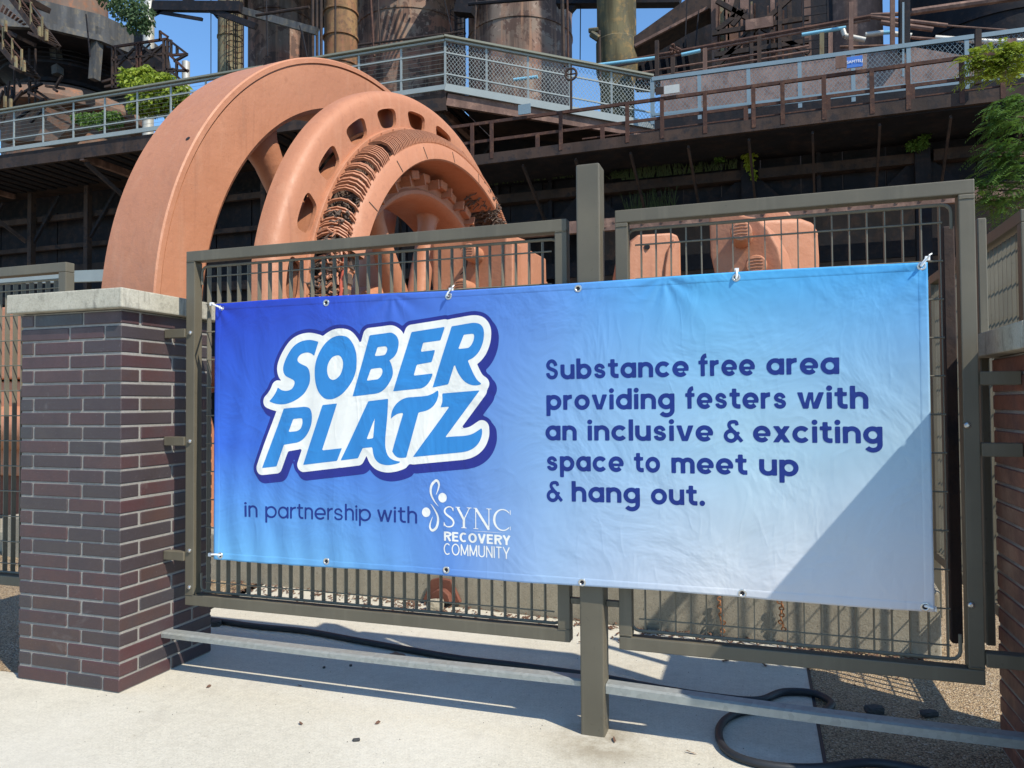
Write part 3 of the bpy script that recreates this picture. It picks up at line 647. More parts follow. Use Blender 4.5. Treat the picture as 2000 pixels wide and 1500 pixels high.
def place(word, w, p0, p1, xh, mat, lift=.0008, step=.0030, name='lettering', slant=0, gl=None, gap=None):
    """word between photo points p0 and p1 (its base line) on the banner"""
    A = np.array(px([p0])[0]); B = np.array(px([p1])[0]); x = 0; items = []
    for i, ch in enumerate(word):
        g, a, s = (gl or glyph)(ch, w); items.append((g, x)); x += a+(s if gap is None else gap)*(1 if i < len(word)-1 else 0)
    L = np.linalg.norm(B-A); sx = L/x; d = (B-A)/L; nn = np.array([-d[1], d[0]]); groups = []
    for g, x0 in items:
        for grp in g: groups.append([A+np.outer((q[:, 0]+x0)*sx, d)+np.outer(q[:, 1]*xh, nn) for q in grp])
    allp = np.concatenate([q for g in groups for q in g])
    return contour(name, allp.min(0)-.006, allp.max(0)+.006, step, lambda Q: sdf_polys(Q, groups), lift, mat, BN)
XH = .0600
for wd_, x0, y0, x1, y1 in (('Substance', 1066, 740.5, 1346, 736.3), ('free', 1365, 736, 1475, 733.8), ('area', 1497, 733, 1639, 731),
    ('providing', 1068, 799.7, 1318, 799.3), ('festers', 1339, 799, 1537, 798.7), ('with', 1557, 798.5, 1696, 798.3),
    ('an', 1066, 859, 1127, 860), ('inclusive', 1148, 860, 1393.5, 862.5), ('&', 1414, 863, 1451, 863), ('exciting', 1471, 863.5, 1723.5, 865.8),
    ('space', 1067.5, 918.5, 1219, 921.8), ('to', 1239, 922.5, 1290, 923.5), ('meet', 1312, 924.5, 1460, 927.5), ('up', 1483, 928, 1560, 930),
    ('&', 1068.5, 977.5, 1099, 978), ('hang', 1117, 979, 1250.5, 983.5), ('out.', 1272, 985, 1377.5, 988.5)):
    place(wd_, .282, (x0, y0), (x1, y1), XH, M['ptext'])
for wd_, x0, y0, x1, y1 in (('in', 478.5, 1008.3, 505, 1009), ('partnership', 519.5, 1010, 726, 1018.5), ('with', 738.5, 1019.3, 815.3, 1023.3)):
    place(wd_, .165, (x0, y0), (x1, y1), .0535, M['ptext'], step=.0026)
def caps(ch, w):
    h = w/2; H = 1.; W_ = .62
    if ch == 'R': g = [ln(h, 0, h, H, w), ribbon(np.concatenate([[(h, H-h)], arc(W_-.26-h*.2, .74, .26-h*.2, .26-h, 90, -90, 12), [(h, .48+h*.1)]]), w), ln(.34, .5, W_-h*.6, 0, w)]; a = W_
    elif ch == 'E': g = [ln(h, 0, h, H, w), ln(0, H-h, .54, H-h, w), ln(0, .52, .50, .52, w), ln(0, h, .55, h, w)]; a = .55
    elif ch == 'C': g = [ribbon(arc(.35, .5, .35-h, .51-h, 48, 312, 26), w)]; a = .66
    elif ch == 'O': g = [ring(.37, .5, .37-h, .51-h, w)]; a = .74
    elif ch == 'V': g = [ln(h*.7, 1, .32, 0, w), ln(.32, 0, .64-h*.7, 1, w)]; a = .64
    elif ch == 'Y': g = [ln(h*.7, 1, .32, .42, w), ln(.64-h*.7, 1, .32, .42, w), ln(.32, .46, .32, 0, w)]; a = .64
    elif ch == 'M': g = [ln(h, 0, h, 1, w), ln(.72-h, 0, .72-h, 1, w), ln(h, 1, .36, .1, w), ln(.72-h, 1, .36, .1, w)]; a = .72
    elif ch == 'U': g = [ribbon(np.concatenate([[(h, 1)], arc(.3, .32, .3-h, .33-h, 180, 360, 16), [(.6-h, 1)]]), w)]; a = .60
    elif ch == 'N': g = [ln(h, 0, h, 1, w), ln(.6-h, 0, .6-h, 1, w), ln(h, .98, .6-h, .02, w)]; a = .60
    elif ch == 'I': g = [ln(h, 0, h, 1, w)]; a = w
    elif ch == 'T': g = [ln(0, 1-h, .54, 1-h, w), ln(.27, 0, .27, 1, w)]; a = .54
    return g, a, .10
place('RECOVERY', .19, (740+945/7.407, 930+934/7.407), (740+1905/7.407, 930+990/7.407), .040, M['pwhite'], step=.0028, gl=caps)
place('COMMUNITY', .105, (740+942/7.407, 930+1133/7.407), (740+1898/7.407, 930+1190/7.407), .049, M['pwhite'], step=.0028, gl=caps)
def serif(ch, w):
    t = .045; k = .12
    if ch == 'S':
        q = cat([(.52, .80), (.44, .95), (.28, .985), (.12, .90), (.06, .76), (.14, .62), (.32, .50), (.48, .38), (.54, .22), (.46, .07), (.28, .015), (.12, .05), (.03, .20)], False, 5); nq = len(q); ww = t+(.10-t)*np.sin(np.linspace(0, pi, nq))**2
        g = [ribbon(q, ww), ln(.52, .98, .52, .78, t*.7), ln(.03, .02, .03, .24, t*.7)]; a = .56
    elif ch == 'Y': g = [ln(.10, .97, .42, .42, k), ln(.72, .97, .44, .42, t), ln(.43, .48, .43, .02, k), ln(-.02, .985, .24, .985, t*.8), ln(.58, .985, .84, .985, t*.8), ln(.28, .015, .58, .015, t*.8)]; a = .84
    elif ch == 'N': g = [ln(.12, .02, .12, .98, t), ln(.12, .98, .80, .0, k), ln(.80, .0, .80, .98, t), ln(0, .015, .26, .015, t*.8), ln(.66, .985, .94, .985, t*.8), ln(-.0, .985, .14, .985, t*.8)]; a = .94
    else:
        q = arc(.48, .5, .44, .49, 42, 318, 34); ww = t+(.12-t)*np.exp(-((np.linspace(42, 318, 34)-180)/60)**2); g = [ribbon(q, ww), ln(.86, .98, .86, .74, t*.7), ln(.86, .04, .86, .22, t*.7)]; a = .90
    return g, a, .09
place('SYNC', .1, (740+938/7.407, 930+732/7.407), (740+1915/7.407, 930+785/7.407), .088, M['pwhite'], step=.0026, gl=serif)
def mark(groups, name, mat, step=.0026):
    allp = np.concatenate([q for g in groups for q in g]); contour(name, allp.min(0)-.006, allp.max(0)+.006, step, lambda Q: sdf_polys(Q, groups), .0009, mat, BN)
def taper(pts, wmax): q = cat(zE(pts), False, 6); s = np.linspace(0, 1, len(q)); return ribbon(q, wmax*np.sin(pi*np.clip(s, .02, .98))**.8+.0005)
def dot(cx, cy, rx, ry): a = np.radians(np.arange(0, 360, 12)); return [np.array(zE([(cx+rx*cos(t), cy+ry*sin(t)) for t in a]))]
mark([dot(925, 311, 61, 70), dot(687, 525, 60, 70), taper([(868, 442), (795, 345), (755, 240), (768, 130), (835, 62), (872, 110), (862, 190), (828, 276)], .0105), taper([(750, 400), (800, 470), (850, 570), (858, 660), (830, 750), (775, 788), (742, 745), (748, 675), (785, 575)], .0105)], 'figure_emblem', M['pwhite'])
mark([ribbon(np.array(px([(740+940/7.407, 930+760/7.407), (740+1912/7.407, 930+820/7.407)])), .0016)], 'divider_line', M['pwhite'])
# grommets and hem
gm = None
for x_, y_ in ((640, 593.5), (1130, 563), (638, 1096), (872, 1113), (1137, 1137), (1450, 1159), (433, 601), (877, 577.5), (1438, 545), (1799, 520), (432, 1084), (1806, 1184)):
    q = at(x_, y_, BY); P1 = on_banner([(q.x, q.z)], .0)[0]
    if gm is None:
        mb = MB(); pr = [(0, .0075), (-.002, .009), (-.003, .012), (-.002, .015), (0, .016)]; mb.lathe(pr, V((0,0,0)), V((0,1,0)), V((1,0,0)), V((0,0,1)), 16, False)
        mb.lathe([(.0, .0001), (-.0006, .0077)], V((0,0,0)), V((0,1,0)), V((1,0,0)), V((0,0,1)), 16, False)
        gm = mb.build('grommet', M['chrome'], BN, smooth=True)
        md_ = M['dark']; gm.data.materials.append(md_)
        for p_ in gm.data.polygons:
            if p_.center.length < .0072: p_.material_index = 1
        gm.location = P1
    else: o = bpy.data.objects.new('grommet', gm.data); COL.objects.link(o); o.parent = BN; o.location = P1
# white cable ties
def tie(pts, label, r=.0042):
    mb = MB(); pts = [V(p) for p in pts]; mb.tube(pts, r, 8); d = (pts[-1]-pts[-2]).normalized()
    mb.box(pts[0]-V((.008, .008, .008)), pts[0]+V((.008, .008, .008)))
    o = mb.build('cable_tie', M['white'], smooth=True); return tag(o, label, 'cable tie', 'white cable ties holding the banner')
yb = BY-.022
tie([at(414, 594, 3.03), at(417, 595, yb), at(427, 599, yb), at(433, 602, yb), at(434, 604, BY)], 'white cable tie at the upper left corner of the banner')
tie([at(881, 566, 3.03), at(880, 567, yb), at(875, 571, yb), at(873, 577, yb), at(877, 579, BY)], 'white cable tie on the top hem above SOBER')
tie([at(1439, 528, 3.03), at(1439, 531, yb), at(1439, 537, yb), at(1438, 543, yb), at(1438, 546, BY)], 'white cable tie on the top hem above the slogan')
tie([at(1811, 505, 3.03), at(1809, 506, yb), at(1804, 512, yb), at(1800, 518, yb), at(1799, 521, BY)], 'long white cable tie at the upper right corner of the banner', .0052)
tie([at(411, 1083, 3.03), at(413, 1083, yb), at(422, 1083, yb), at(430, 1084, yb), at(433, 1084, BY)], 'white cable tie at the lower left corner of the banner')
tie([at(1824, 1189, 3.03), at(1821, 1188, yb), at(1815, 1186, yb), at(1808, 1184, yb), at(1806, 1184, BY)], 'white cable tie at the lower right corner of the banner')
# ------------------------------------------------------------------ generator and flywheel
AZ = -.08; AX = V((cos(AZ), sin(AZ), 0)); E1 = V((sin(AZ), -cos(AZ), 0)); E2 = V((0, 0, 1)); WC = V((-4.481, 8.2, 2.049)); O0 = V((0, 0, 0))
FW = empty('flywheel', 'huge salmon painted spoked flywheel towering over the left pillar', 'flywheel', loc=WC)
mb = MB(); mb.lathe([(0, 3.325), (-.012, 3.339), (-.63, 3.339), (-.64, 3.33), (-.64, 2.80), (-.60, 2.77), (-.06, 2.77), (-.025, 2.812), (-.024, 3.05), (-.016, 3.13), (-.014, 3.262), (-.028, 3.266), (-.028, 3.276), (0, 3.280)], O0, AX, E1, E2, 220)
mb.build('rim', M['orange'], FW, smooth=True)
mb = MB(); mb.lathe([(-.85, .32), (-.85, .62), (-.7, .75), (.05, .75), (.2, .62), (.2, .32)], O0, AX, E1, E2, 64); mb.build('hub', M['orange'], FW, smooth=True)
def spoke(a, r0, r1, t, w0, w1, d0, d1, flare):
    mb = MB(); n_ = 20; rings = []; dr = E1*cos(a)+E2*sin(a); tn = -E1*sin(a)+E2*cos(a); vs = []
    st = [(0, w0, d0), (.35, w0*.92, d0*.95), (.7, w1, d1), (.84, w1*1.02, d1), (.92, w1*1.25, d1*1.1), (.97, w1*1.7, d1*1.2), (1, w1*flare, d1*1.25)]
    for f, ww, dd in st:
        c = dr*(r0+(r1-r0)*f)+AX*t; vs += [c+tn*ww*cos(2*pi*k/n_)+AX*dd*sin(2*pi*k/n_) for k in range(n_)]
    fs = [(i*n_+k, i*n_+(k+1) % n_, (i+1)*n_+(k+1) % n_, (i+1)*n_+k) for i in range(len(st)-1) for k in range(n_)]
    mb.add(vs, fs); return mb
for k in range(6): spoke(RD(50+60*k), .7, 2.80, -.34, .24, .17, .2, .15, 2.6).build('spoke', M['orange'], FW, smooth=True)
# bolts / small holes along the rim
for a, t in ((58, -.22), (-3, -.2), (30, -.1)):
    d = E1*cos(RD(a))+E2*sin(RD(a)); mb = MB(); mb.tube([d*3.335+AX*t, d*3.343+AX*t], .022, 10); mb.build('rim_plug', M['dark'], FW)

GN = empty('generator_stator', 'salmon generator ring with oval slots and torn copper coil ends', 'generator', loc=WC)
mb = MB(); mb.lathe([(.80, 2.70), (.796, 2.765), (.785, 2.808), (.764, 2.842), (.73, 2.866), (.685, 2.880), (.64, 2.884), (.578, 2.884), (.566, 2.872), (.562, 2.50), (.59, 2.50), (.60, 2.80), (.68, 2.78), (.72, 2.695)], O0, AX, E1, E2, 200)
mb.build('housing', M['orange'], GN, smooth=True)
# slotted face, 25 rounded slots
mb = MB(); NS = 25; Ri, Ro = 2.455, 2.702; per = 2*pi/NS; n_ = 32
for s in range(NS):
    a_c = RD(23.2)+s*per; outer = []; hole = []
    for k in range(n_):
        t = 2*pi*k/n_; cx, sx_ = cos(t), sin(t); m_ = max(abs(cx), abs(sx_)); ux, uy = cx/m_, sx_/m_
        outer.append((a_c+ux*per/2, (Ri+Ro)/2+uy*(Ro-Ri)/2))
        e = 4.0; q = (abs(cx)**e+abs(sx_)**e)**(-1/e); skew = .10*(sx_*q)
        hole.append((a_c+(cx*q)*RD(4.1)*(1+skew), 2.585+sx_*q*.098))
    pt = lambda a, r, t: (E1*cos(a)+E2*sin(a))*r+AX*t
    vs = [pt(a, r, .80) for a, r in outer]+[pt(a, r, .803) for a, r in hole]+[pt(a, r, .765) for a, r in hole]
    fs = [(k, (k+1) % n_, n_+(k+1) % n_, n_+k) for k in range(n_)]+[(n_+k, n_+(k+1) % n_, 2*n_+(k+1) % n_, 2*n_+k) for k in range(n_)]
    mb.add(vs, fs)
o = mb.build('slotted_face', M['orange'], GN, smooth=True)
mb = MB(); mb.lathe([(.79, 2.475), (.835, 2.475), (.845, 2.468), (.845, 2.418), (.835, 2.412), (.6, 2.412), (.6, 2.475)], O0, AX, E1, E2, 180); mb.build('clamp_ring', M['orange'], GN, smooth=True)
for k in range(60):
    a = 2*pi*k/60; d = E1*cos(a)+E2*sin(a)
    if k == 0: mbb = MB(); mbb.bar(O0+AX*.0, AX*.022, .022, .03); bl = mbb.build('ring_bolt', M['orange'], GN); bl.location = d*2.448+AX*.843
    else: o = bpy.data.objects.new('ring_bolt', bl.data); COL.objects.link(o); o.parent = GN; o.location = d*2.448+AX*.843
# cover band and core
mb = MB(); mb.lathe([(1.14, 2.085), (1.155, 2.10), (1.125, 2.245), (1.085, 2.29), (1.06, 2.285), (1.06, 2.10), (.55, 2.10), (.55, 2.085)], O0, AX, E1, E2, 200, a0=RD(18), a1=RD(119), closed=True); mb.build('winding_cover', M['orange'], GN, smooth=True)
for a in (33, 52, 68, 86, 104, 120):
    d0 = E1*cos(RD(a))+E2*sin(RD(a)); mb = MB(); mb.bar(d0*2.11+AX*1.157, d0*2.235+AX*1.131, .006, .006); mb.build('cover_seam', M['coil'], GN)
mb = MB(); mb.lathe([(.56, 2.14), (.70, 2.14), (.70, 2.42), (.56, 2.42)], O0, AX, E1, E2, 120); mb.build('laminated_core', M['coil'], GN, smooth=True)
# coil end fins
def finmesh(kk):
    mb = MB(); pr = [(.835, 2.425), (.90, 2.432), (.97, 2.42), (1.03, 2.385), (1.075, 2.33), (1.095, 2.28)]; th = .0125; vs = []
    for i, (t, r) in enumerate(pr):
        t2, r2 = pr[min(i+1, 5)]; t1, r1 = pr[max(i-1, 0)]; dx, dy = t2-t1, r2-r1; l = sqrt(dx*dx+dy*dy); nx, ny = -dy/l*.016, dx/l*.016
        sw = .05*sin(i/5*pi)*kk; tn = E2
        for a, b in ((-1, -1), (1, -1), (1, 1), (-1, 1)):
            rr = r+ny*b; tt = t+nx*b; ang = (a*th/2+sw)/2.4; vs.append((E1*cos(ang)+E2*sin(ang))*rr+AX*tt)
    fs = [(i*4+k, i*4+(k+1) % 4, i*4+4+(k+1) % 4, i*4+4+k) for i in range(5) for k in range(4)]+[(0, 1, 2, 3), (20, 21, 22, 23)]
    mb.add(vs, fs); return mb
fin0 = None; cnt = 0; a = 14.
while a < 150:
    miss = (a < 33 and random.random() < .40) or (33 <= a < 50 and random.random() < .10) or (50 < a < 53)
    if not miss:
        Rm = Matrix.Rotation(0, 3, 'Z')
        if fin0 is None: fin0 = finmesh(1).build('coil_fin', M['orange'], GN); o = fin0
        else: o = bpy.data.objects.new('coil_fin', fin0.data); COL.objects.link(o); o.parent = GN
        o.rotation_mode = 'QUATERNION'; jit = random.uniform(-.35, .35) if a < 45 else random.uniform(-.06, .06)
        from mathutils import Quaternion
        q = Quaternion(AX, -RD(a+jit))
        v1 = q @ E1
        if (v1-(E1*cos(RD(a+jit))+E2*sin(RD(a+jit)))).length > .01: q = Quaternion(AX, RD(a+jit))
        o.rotation_quaternion = q; cnt += 1
    a += .78
# torn windings: nobody could count these wires
def wires(a0, a1, n_, r0, r1, t0, t1, mat, parent, name, rad=.011, ln_=.20):
    mb = MB()
    for _ in range(n_):
        a = RD(random.uniform(a0, a1)); r = random.uniform(r0, r1); t = random.uniform(t0, t1); p = []; da = random.uniform(-.02, .02); dr = random.uniform(-.10, .10); dt = random.uniform(-.12, .14)
        for k in range(6):
            f = k/5; aa = a+da*f+.018*sin(f*pi)*random.uniform(-1, 1); p.append((E1*cos(aa)+E2*sin(aa))*(r+dr*f+.03*sin(f*pi))+AX*(t+dt*f+.05*sin(f*pi*1.5)))
        mb.tube(p, random.uniform(.6, 1.2)*rad, 5)
    o = mb.build(name, mat, parent, smooth=True, fix=False); o['kind'] = 'stuff'; return o
wires(-14, 27, 520, 2.16, 2.40, .74, 1.00, M['coil'], GN, 'torn_winding')
wires(-14, 22, 150, 2.20, 2.38, .90, 1.06, M['orange'], GN, 'loose_coil_ends', .010)
wires(27, 42, 120, 2.12, 2.26, .80, 1.0, M['coil'], GN, 'torn_winding', .010)
wires(108, 158, 760, 2.08, 2.24, .86, 1.06, M['coil'], GN, 'frayed_winding', .010)
for i in range(34):                                   # stacked wedge clips along the inner lip of the torn section
    a = RD(-14+i*1.35); d = E1*cos(a)+E2*sin(a); tn = -E1*sin(a)+E2*cos(a); mb = MB(); c = d*2.12+AX*(1.02+.02*random.random()); mb.bar(c-d*.05+tn*.01, c+d*.06-tn*.012+AX*.03, .05, .018, AX); mb.build('wedge_clip', M['coil'] if i % 3 else M['orange'], GN)
for i in range(15):                                   # curled end loops
    a = RD(-10+i*2.6); d = E1*cos(a)+E2*sin(a); mb = MB(); c = d*2.36+AX*.93; pts = [c+(d*cos(s)+(-E1*sin(a)+E2*cos(a))*sin(s)*.55+AX*.5*sin(s))*.055 for s in np.linspace(0, 5.2, 12)]; mb.tube(pts, .011, 6); mb.build('coil_loop', M['orange'], GN, smooth=True)
mb = MB(); mb.tube([(E1*cos(RD(a))+E2*sin(RD(a)))*2.27+AX*(1.07+.01*sin(a)) for a in range(-14, 26, 2)], .016, 8); mb.build('coil_lead', M['redcoil'], GN, smooth=True)

RT = empty('generator_rotor', 'salmon spoked rotor wheel inside the generator ring', 'rotor', loc=WC)
mb = MB(); mb.lathe([(.79, 1.75), (.80, 1.76), (.80, 1.80), (.76, 1.83), (.76, 1.96), (.12, 1.96), (.12, 1.70), (.70, 1.70)], O0, AX, E1, E2, 160); mb.build('rim', M['orange'], RT, smooth=True)
mb = MB(); mb.lathe([(-.0, .3), (0, .5), (.25, .62), (.95, .62), (1.1, .5), (1.1, .3)], O0, AX, E1, E2, 64); mb.build('hub', M['orange'], RT, smooth=True)
for k in range(8): spoke(RD(14+45*k), .55, 1.74, .48, .13, .10, .15, .12, 2.2).build('spoke', M['orange'], RT, smooth=True)
for k in range(36):
    a = RD(5+10*k); d = E1*cos(a)+E2*sin(a); tn = -E1*sin(a)+E2*cos(a)
    mb = MB(); mb.bar(d*1.965+AX*.2, d*1.965+AX*(.80+.05*(k % 2)), .16, .10, d); mb.build('pole_piece', M['orange'], RT, bevel=.01)
    mb = MB(); mb.bar(d*1.90+tn*.10+AX*.76, d*1.90+tn*.10+AX*.90, .025, .11, d); mb.build('pole_lug', M['orange'], RT)
SH = MB(); SH.tube([WC-AX*1.5, WC+AX*6.6], .26, 32); o = SH.build('crankshaft', M['orange'], smooth=True); tag(o, 'thick salmon shaft joining the wheels to the crank blocks', 'shaft')

# crank webs and bearing blocks of the engine
def block(name, label, cat_, polys, extras=None):
    root = empty(name, label, cat_)
    for poly, Y, dep, nm in polys:
        mb = MB(); mb.prism([at(x, y, Y) for x, y in poly], V((0, dep, 0)) if not isinstance(dep, tuple) else V(dep)); mb.build(nm, M['orange'], root, bevel=.03, seg=3)
    return root
CR = empty('crank_web', 'salmon crank web with bored holes just left of the centre post', 'crank')
mb = MB(); Xr = at(990, 455, 7.6).x; z1 = at(990, 457, 7.6).z; y2 = 9.9
mb.prism([V((Xr+.004, 7.62, z1)), V((Xr+.004, 8.0, z1-.02)), V((Xr+.004, 9.9, z1-.42)), V((Xr+.004, 9.9, .3)), V((Xr+.004, 7.62, .3))], (-.9, 0, 0)); mb.build('counterweight', M['orange'], CR, bevel=.03, seg=3)
mb = MB(); pB_ = [atX(x, y, Xr+.10) for x, y in ((1000, 470), (1065, 505), (1068, 640), (1000, 640))]; mb.prism([V((Xr+.11, p.y, p.z)) for p in pB_], (-.1, 0, 0)); mb.build('side_cheek', M['orange'], CR, bevel=.025, seg=3)
def atP(x, y, P0, a):
    """photo point on the upright plane through P0 whose width runs along angle a"""
    n2 = V((-sin(a), cos(a), 0)); d = ray(x, y); return CP+d*((P0-CP).dot(n2)/d.dot(n2))
def plate(root, nm, pts, P0, a, dep, bev=.03, smooth=False):
    n2 = V((-sin(a), cos(a), 0)); mb = MB(); mb.prism([atP(x, y, P0, a) for x, y in pts], n2*dep); return mb.build(nm, M['orange'], root, bevel=bev, seg=4, smooth=smooth)
AW = RD(-14); PC1, PC2 = at(915, 500, 7.6), at(1455, 480, 7.6)
plate(CR, 'web_plate', [(842, 462), (990, 455), (990, 700), (930, 700), (905, 615), (888, 588), (866, 556), (845, 536), (836, 505)], PC1, AW, .5)
def pin(x, y, r, Y, root, L=.28):
    c = atP(x, y, PC1 if x < 1200 else PC2, AW); mb = MB(); mb.tube([c+V((0, .02, 0)), c-V((0, L-.03, 0)), c-V((0, L, 0))], [r, r, r*.86], 24); mb.build('pin', M['orange'], root, smooth=True)
    mb = MB()
    for k in range(5): a = -.9+.42*k; mb.tube([c+V((-r*.62*cos(a*.8), -L-.003, r*(.30*k-.62))), c+V((0, -L-.008, r*(.30*k-.55))), c+V((r*.62*cos(a*.8), -L-.003, r*(.30*k-.6)))], r*.055, 6)
    mb.build('weld_bead', M['orange'], root, smooth=True)
pin(932, 500, .09, 7.6, CR); pin(918, 567, .09, 7.6, CR)
for x, y, r in ((870, 488, .030), (881, 505, .022), (890.5, 523, .033)):
    c = atP(x, y, PC1-V((0, .004, 0)), AW); mb = MB(); mb.tube([c, c+V((0, .003, 0))], r, 16); mb.build('bore', M['dark'], CR)
mb = MB(); mb.tube([atP(880+32*cos(t), 510+33*sin(t), PC1-V((0, .003, 0)), AW) for t in np.linspace(0, 2*pi, 40)], .006, 5); mb.build('cover_ring', M['steelb'], CR)
mb = MB(); cc = at(1002, 472, 7.9); mb.box(cc-V((.03, .0, .07)), cc+V((.05, .1, .07))); mb.build('terminal_block', M['steelb'], CR)
BK = empty('bearing_block', 'rounded salmon bearing block just right of the centre post', 'bearing block')
def rblock(root, nm, poly, Y, dirv, bev=.06):
    mb = MB(); mb.prism([at(x, y, Y) for x, y in poly], V(dirv)); return mb.build(nm, M['orange'], root, bevel=bev, seg=4, smooth=True)
def slab_rot(root, nm, px_l, px_r, ytop, Y, yaw_, thick, bev):
    """upright slab whose face is turned by yaw_ towards +X"""
    A = at(px_l, ytop, Y); d = V((cos(yaw_), sin(yaw_), 0)); W_ = 2.; r_ = ray(px_r, ytop)
    t = (A.x*r_.y-A.y*r_.x)/(r_.x*d.y-r_.y*d.x); t = (A.x*r_.y-A.y*r_.x)/(d.y*r_.x-d.x*r_.y); Bp = A+d*t; nrm = V((-d.y, d.x, 0))
    mb = MB(); mb.prism([V((A.x, A.y, .3)), V((A.x, A.y, A.z-.18)), A+d*.10, Bp-d*.08+V((0, 0, .02)), V((Bp.x, Bp.y, A.z-.12)), V((Bp.x, Bp.y, .3))], nrm*thick); return mb.build(nm, M['orange'], root, bevel=bev, seg=4, smooth=True), A, Bp
PB = at(1270, 500, 7.6)
plate(BK, 'block_body', [(1215, 640), (1221, 530), (1231, 474), (1246, 458), (1312, 454), (1324, 459), (1330, 474), (1333, 640)], PB, RD(26), .5, .03, True)
plate(BK, 'block_rib', [(1294, 640), (1300, 520), (1306, 486), (1317, 466), (1321, 470), (1313, 490), (1309, 520), (1306, 640)], PB-V((-.02, .035, 0)), RD(26), .06, .015, True)
c = atP(1264, 482, PB-V((0, .004, 0)), RD(26)); mb = MB(); mb.tube([c-V((0, .02, 0)), c+V((0, .02, 0))], .028, 12); mb.build('oil_hole', M['dark'], BK)
CW = empty('crank_web', 'large salmon crank web with two cut pins behind the right gate', 'crank')
plate(CW, 'web_plate', [(1384, 422), (1392, 417), (1445, 413), (1448, 420), (1478, 425), (1500, 446), (1520, 482), (1532, 530), (1538, 640), (1420, 640), (1398, 548), (1387, 498)], PC2, AW, .45)
pin(1449, 466, .10, 7.6, CW, .34); pin(1477, 524, .10, 7.6, CW, .2)
PW = at(1540, 480, 8.15)
plate(CW, 'counterweight', [(1470, 640), (1478, 428), (1500, 425), (1568, 425), (1590, 433), (1601, 452), (1604, 500), (1606, 640)], PW, RD(28), .6, .07, True)
plate(CW, 'crank_boss', [(1519+30*cos(t), 432+26*sin(t)) for t in np.linspace(0, 2*pi, 28)[:-1]], PW+V((0, .35, 0)), RD(10), .4, .03, True)
for x in (1086, 1186):
    pass
# engine casing beyond the left pillar
EC = empty('engine_casing', 'salmon engine casing seen through the bars left of the brick pillar', 'engine casing')
a = at(-60, 600, 5.6); b = at(120, 600, 5.6)
mb = MB(); mb.box((a.x-1, 5.6, 1.62), (b.x, 6.6, a.z-.02)); mb.build('upper_casing', M['orange'], EC, bevel=.03, seg=3)
mb = MB(); mb.box((a.x-1, 5.66, .62), (b.x, 6.6, 1.60)); mb.build('lower_casing', M['orange'], EC, bevel=.03, seg=3)
mb = MB(); mb.tube([(a.x-1, 5.55, 1.12), (b.x-.1, 5.55, 1.12)], .22, 24); mb.build('exhaust_pipe', M['orange'], EC, smooth=True)
mb = MB(); mb.box((a.x-1, 5.75, .2), (b.x, 6.4, .62)); mb.build('plinth_block', M['rustred'], EC)
mb = MB(); mb.bar(at(-200, 552, 11.9), at(215, 538, 11.9), .1, .24); tag(mb.build('guard_rail', M['galv2']), 'pale galvanised guard rail just above the left pillar cap', 'rail')
# ------------------------------------------------------------------ old steelworks behind
def one(name, mt, p, q, w_, h=None, parent=None, up=(0,0,1)):
    mb = MB(); mb.bar(p, q, w_, h, up); return mb.build(name, mt, parent)
def boxo(name, mt, a, b, parent=None, bevel=0):
    mb = MB(); mb.box(a, b); return mb.build(name, mt, parent, bevel=bevel)
def zat(x, y, Y): return at(x, y, Y).z
# trestle wall, built of stepped plates, girders and columns
TW = empty('trestle_wall', 'near black riveted steel trestle wall behind the engine with ledges', 'steel wall')
YW = 19.6
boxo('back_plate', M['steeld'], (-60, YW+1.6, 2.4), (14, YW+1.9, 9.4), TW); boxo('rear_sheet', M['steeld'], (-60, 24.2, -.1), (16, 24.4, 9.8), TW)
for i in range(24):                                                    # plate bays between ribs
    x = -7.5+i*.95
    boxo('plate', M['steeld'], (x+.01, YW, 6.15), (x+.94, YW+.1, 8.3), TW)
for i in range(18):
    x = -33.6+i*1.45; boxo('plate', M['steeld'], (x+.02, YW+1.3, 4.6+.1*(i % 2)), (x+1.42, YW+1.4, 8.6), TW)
for z, h, x0, x1, mt, pr in ((7.10, .24, -7.6, -4.4, 'steelb', .35), (7.10, .24, -4.35, -.3, 'steelb', .38), (7.10, .24, .05, 3.5, 'steelb', .34), (7.14, .26, 3.9, 12, 'steelb', .35), (7.85, .16, 3.2, 12, 'steeld', .3), (6.35, .2, -7.6, 12, 'steeld', .25), (8.0, .10, -7.6, 3.0, 'steeld', .2)):
    boxo('ledge', M[mt], (x0, YW-pr, z-h), (x1, YW+.05, z), TW)
for x in (-6.9, -5.35, -3.9, -2.4, -.4, 1.45, 3.62, 5.6, 7.6): boxo('rib', M['steeld'], (x-.05, YW-.16, 6.3), (x+.05, YW-.003, 8.35), TW)
for x in (-.2, 3.66, -4.3):                                            # columns with gusset plates
    boxo('column', M['steeld'], (x-.16, YW-.42, 2.), (x+.16, YW-.24, 7.3), TW)
    mb = MB(); mb.prism([V((x-1.1, YW-.22, 6.05)), V((x+1.1, YW-.22, 6.05)), V((x+.22, YW-.22, 6.95)), V((x-.22, YW-.22, 6.95))], (0, .05, 0)); mb.build('gusset', M['steeld'], TW)
boxo('girder', M['rustp'], (-7.6, 17.95, 5.56), (-4.2, 18.1, 5.86), TW); boxo('girder', M['rustp'], (-4.1, 17.95, 5.56), (12, 18.1, 5.86), TW)
for i in range(70):
    x = -4+.23*i; o = one('rivet', M['rustp'], (x, 17.93, 5.66+.1*(i % 2)), (x, 17.955, 5.66+.1*(i % 2)), .05, .05, TW)
for z in (4.9, 4.3, 3.7): boxo('louvre', M['steeld'], (-7.6, YW+.9, z), (12, YW+1.0, z+.42), TW)
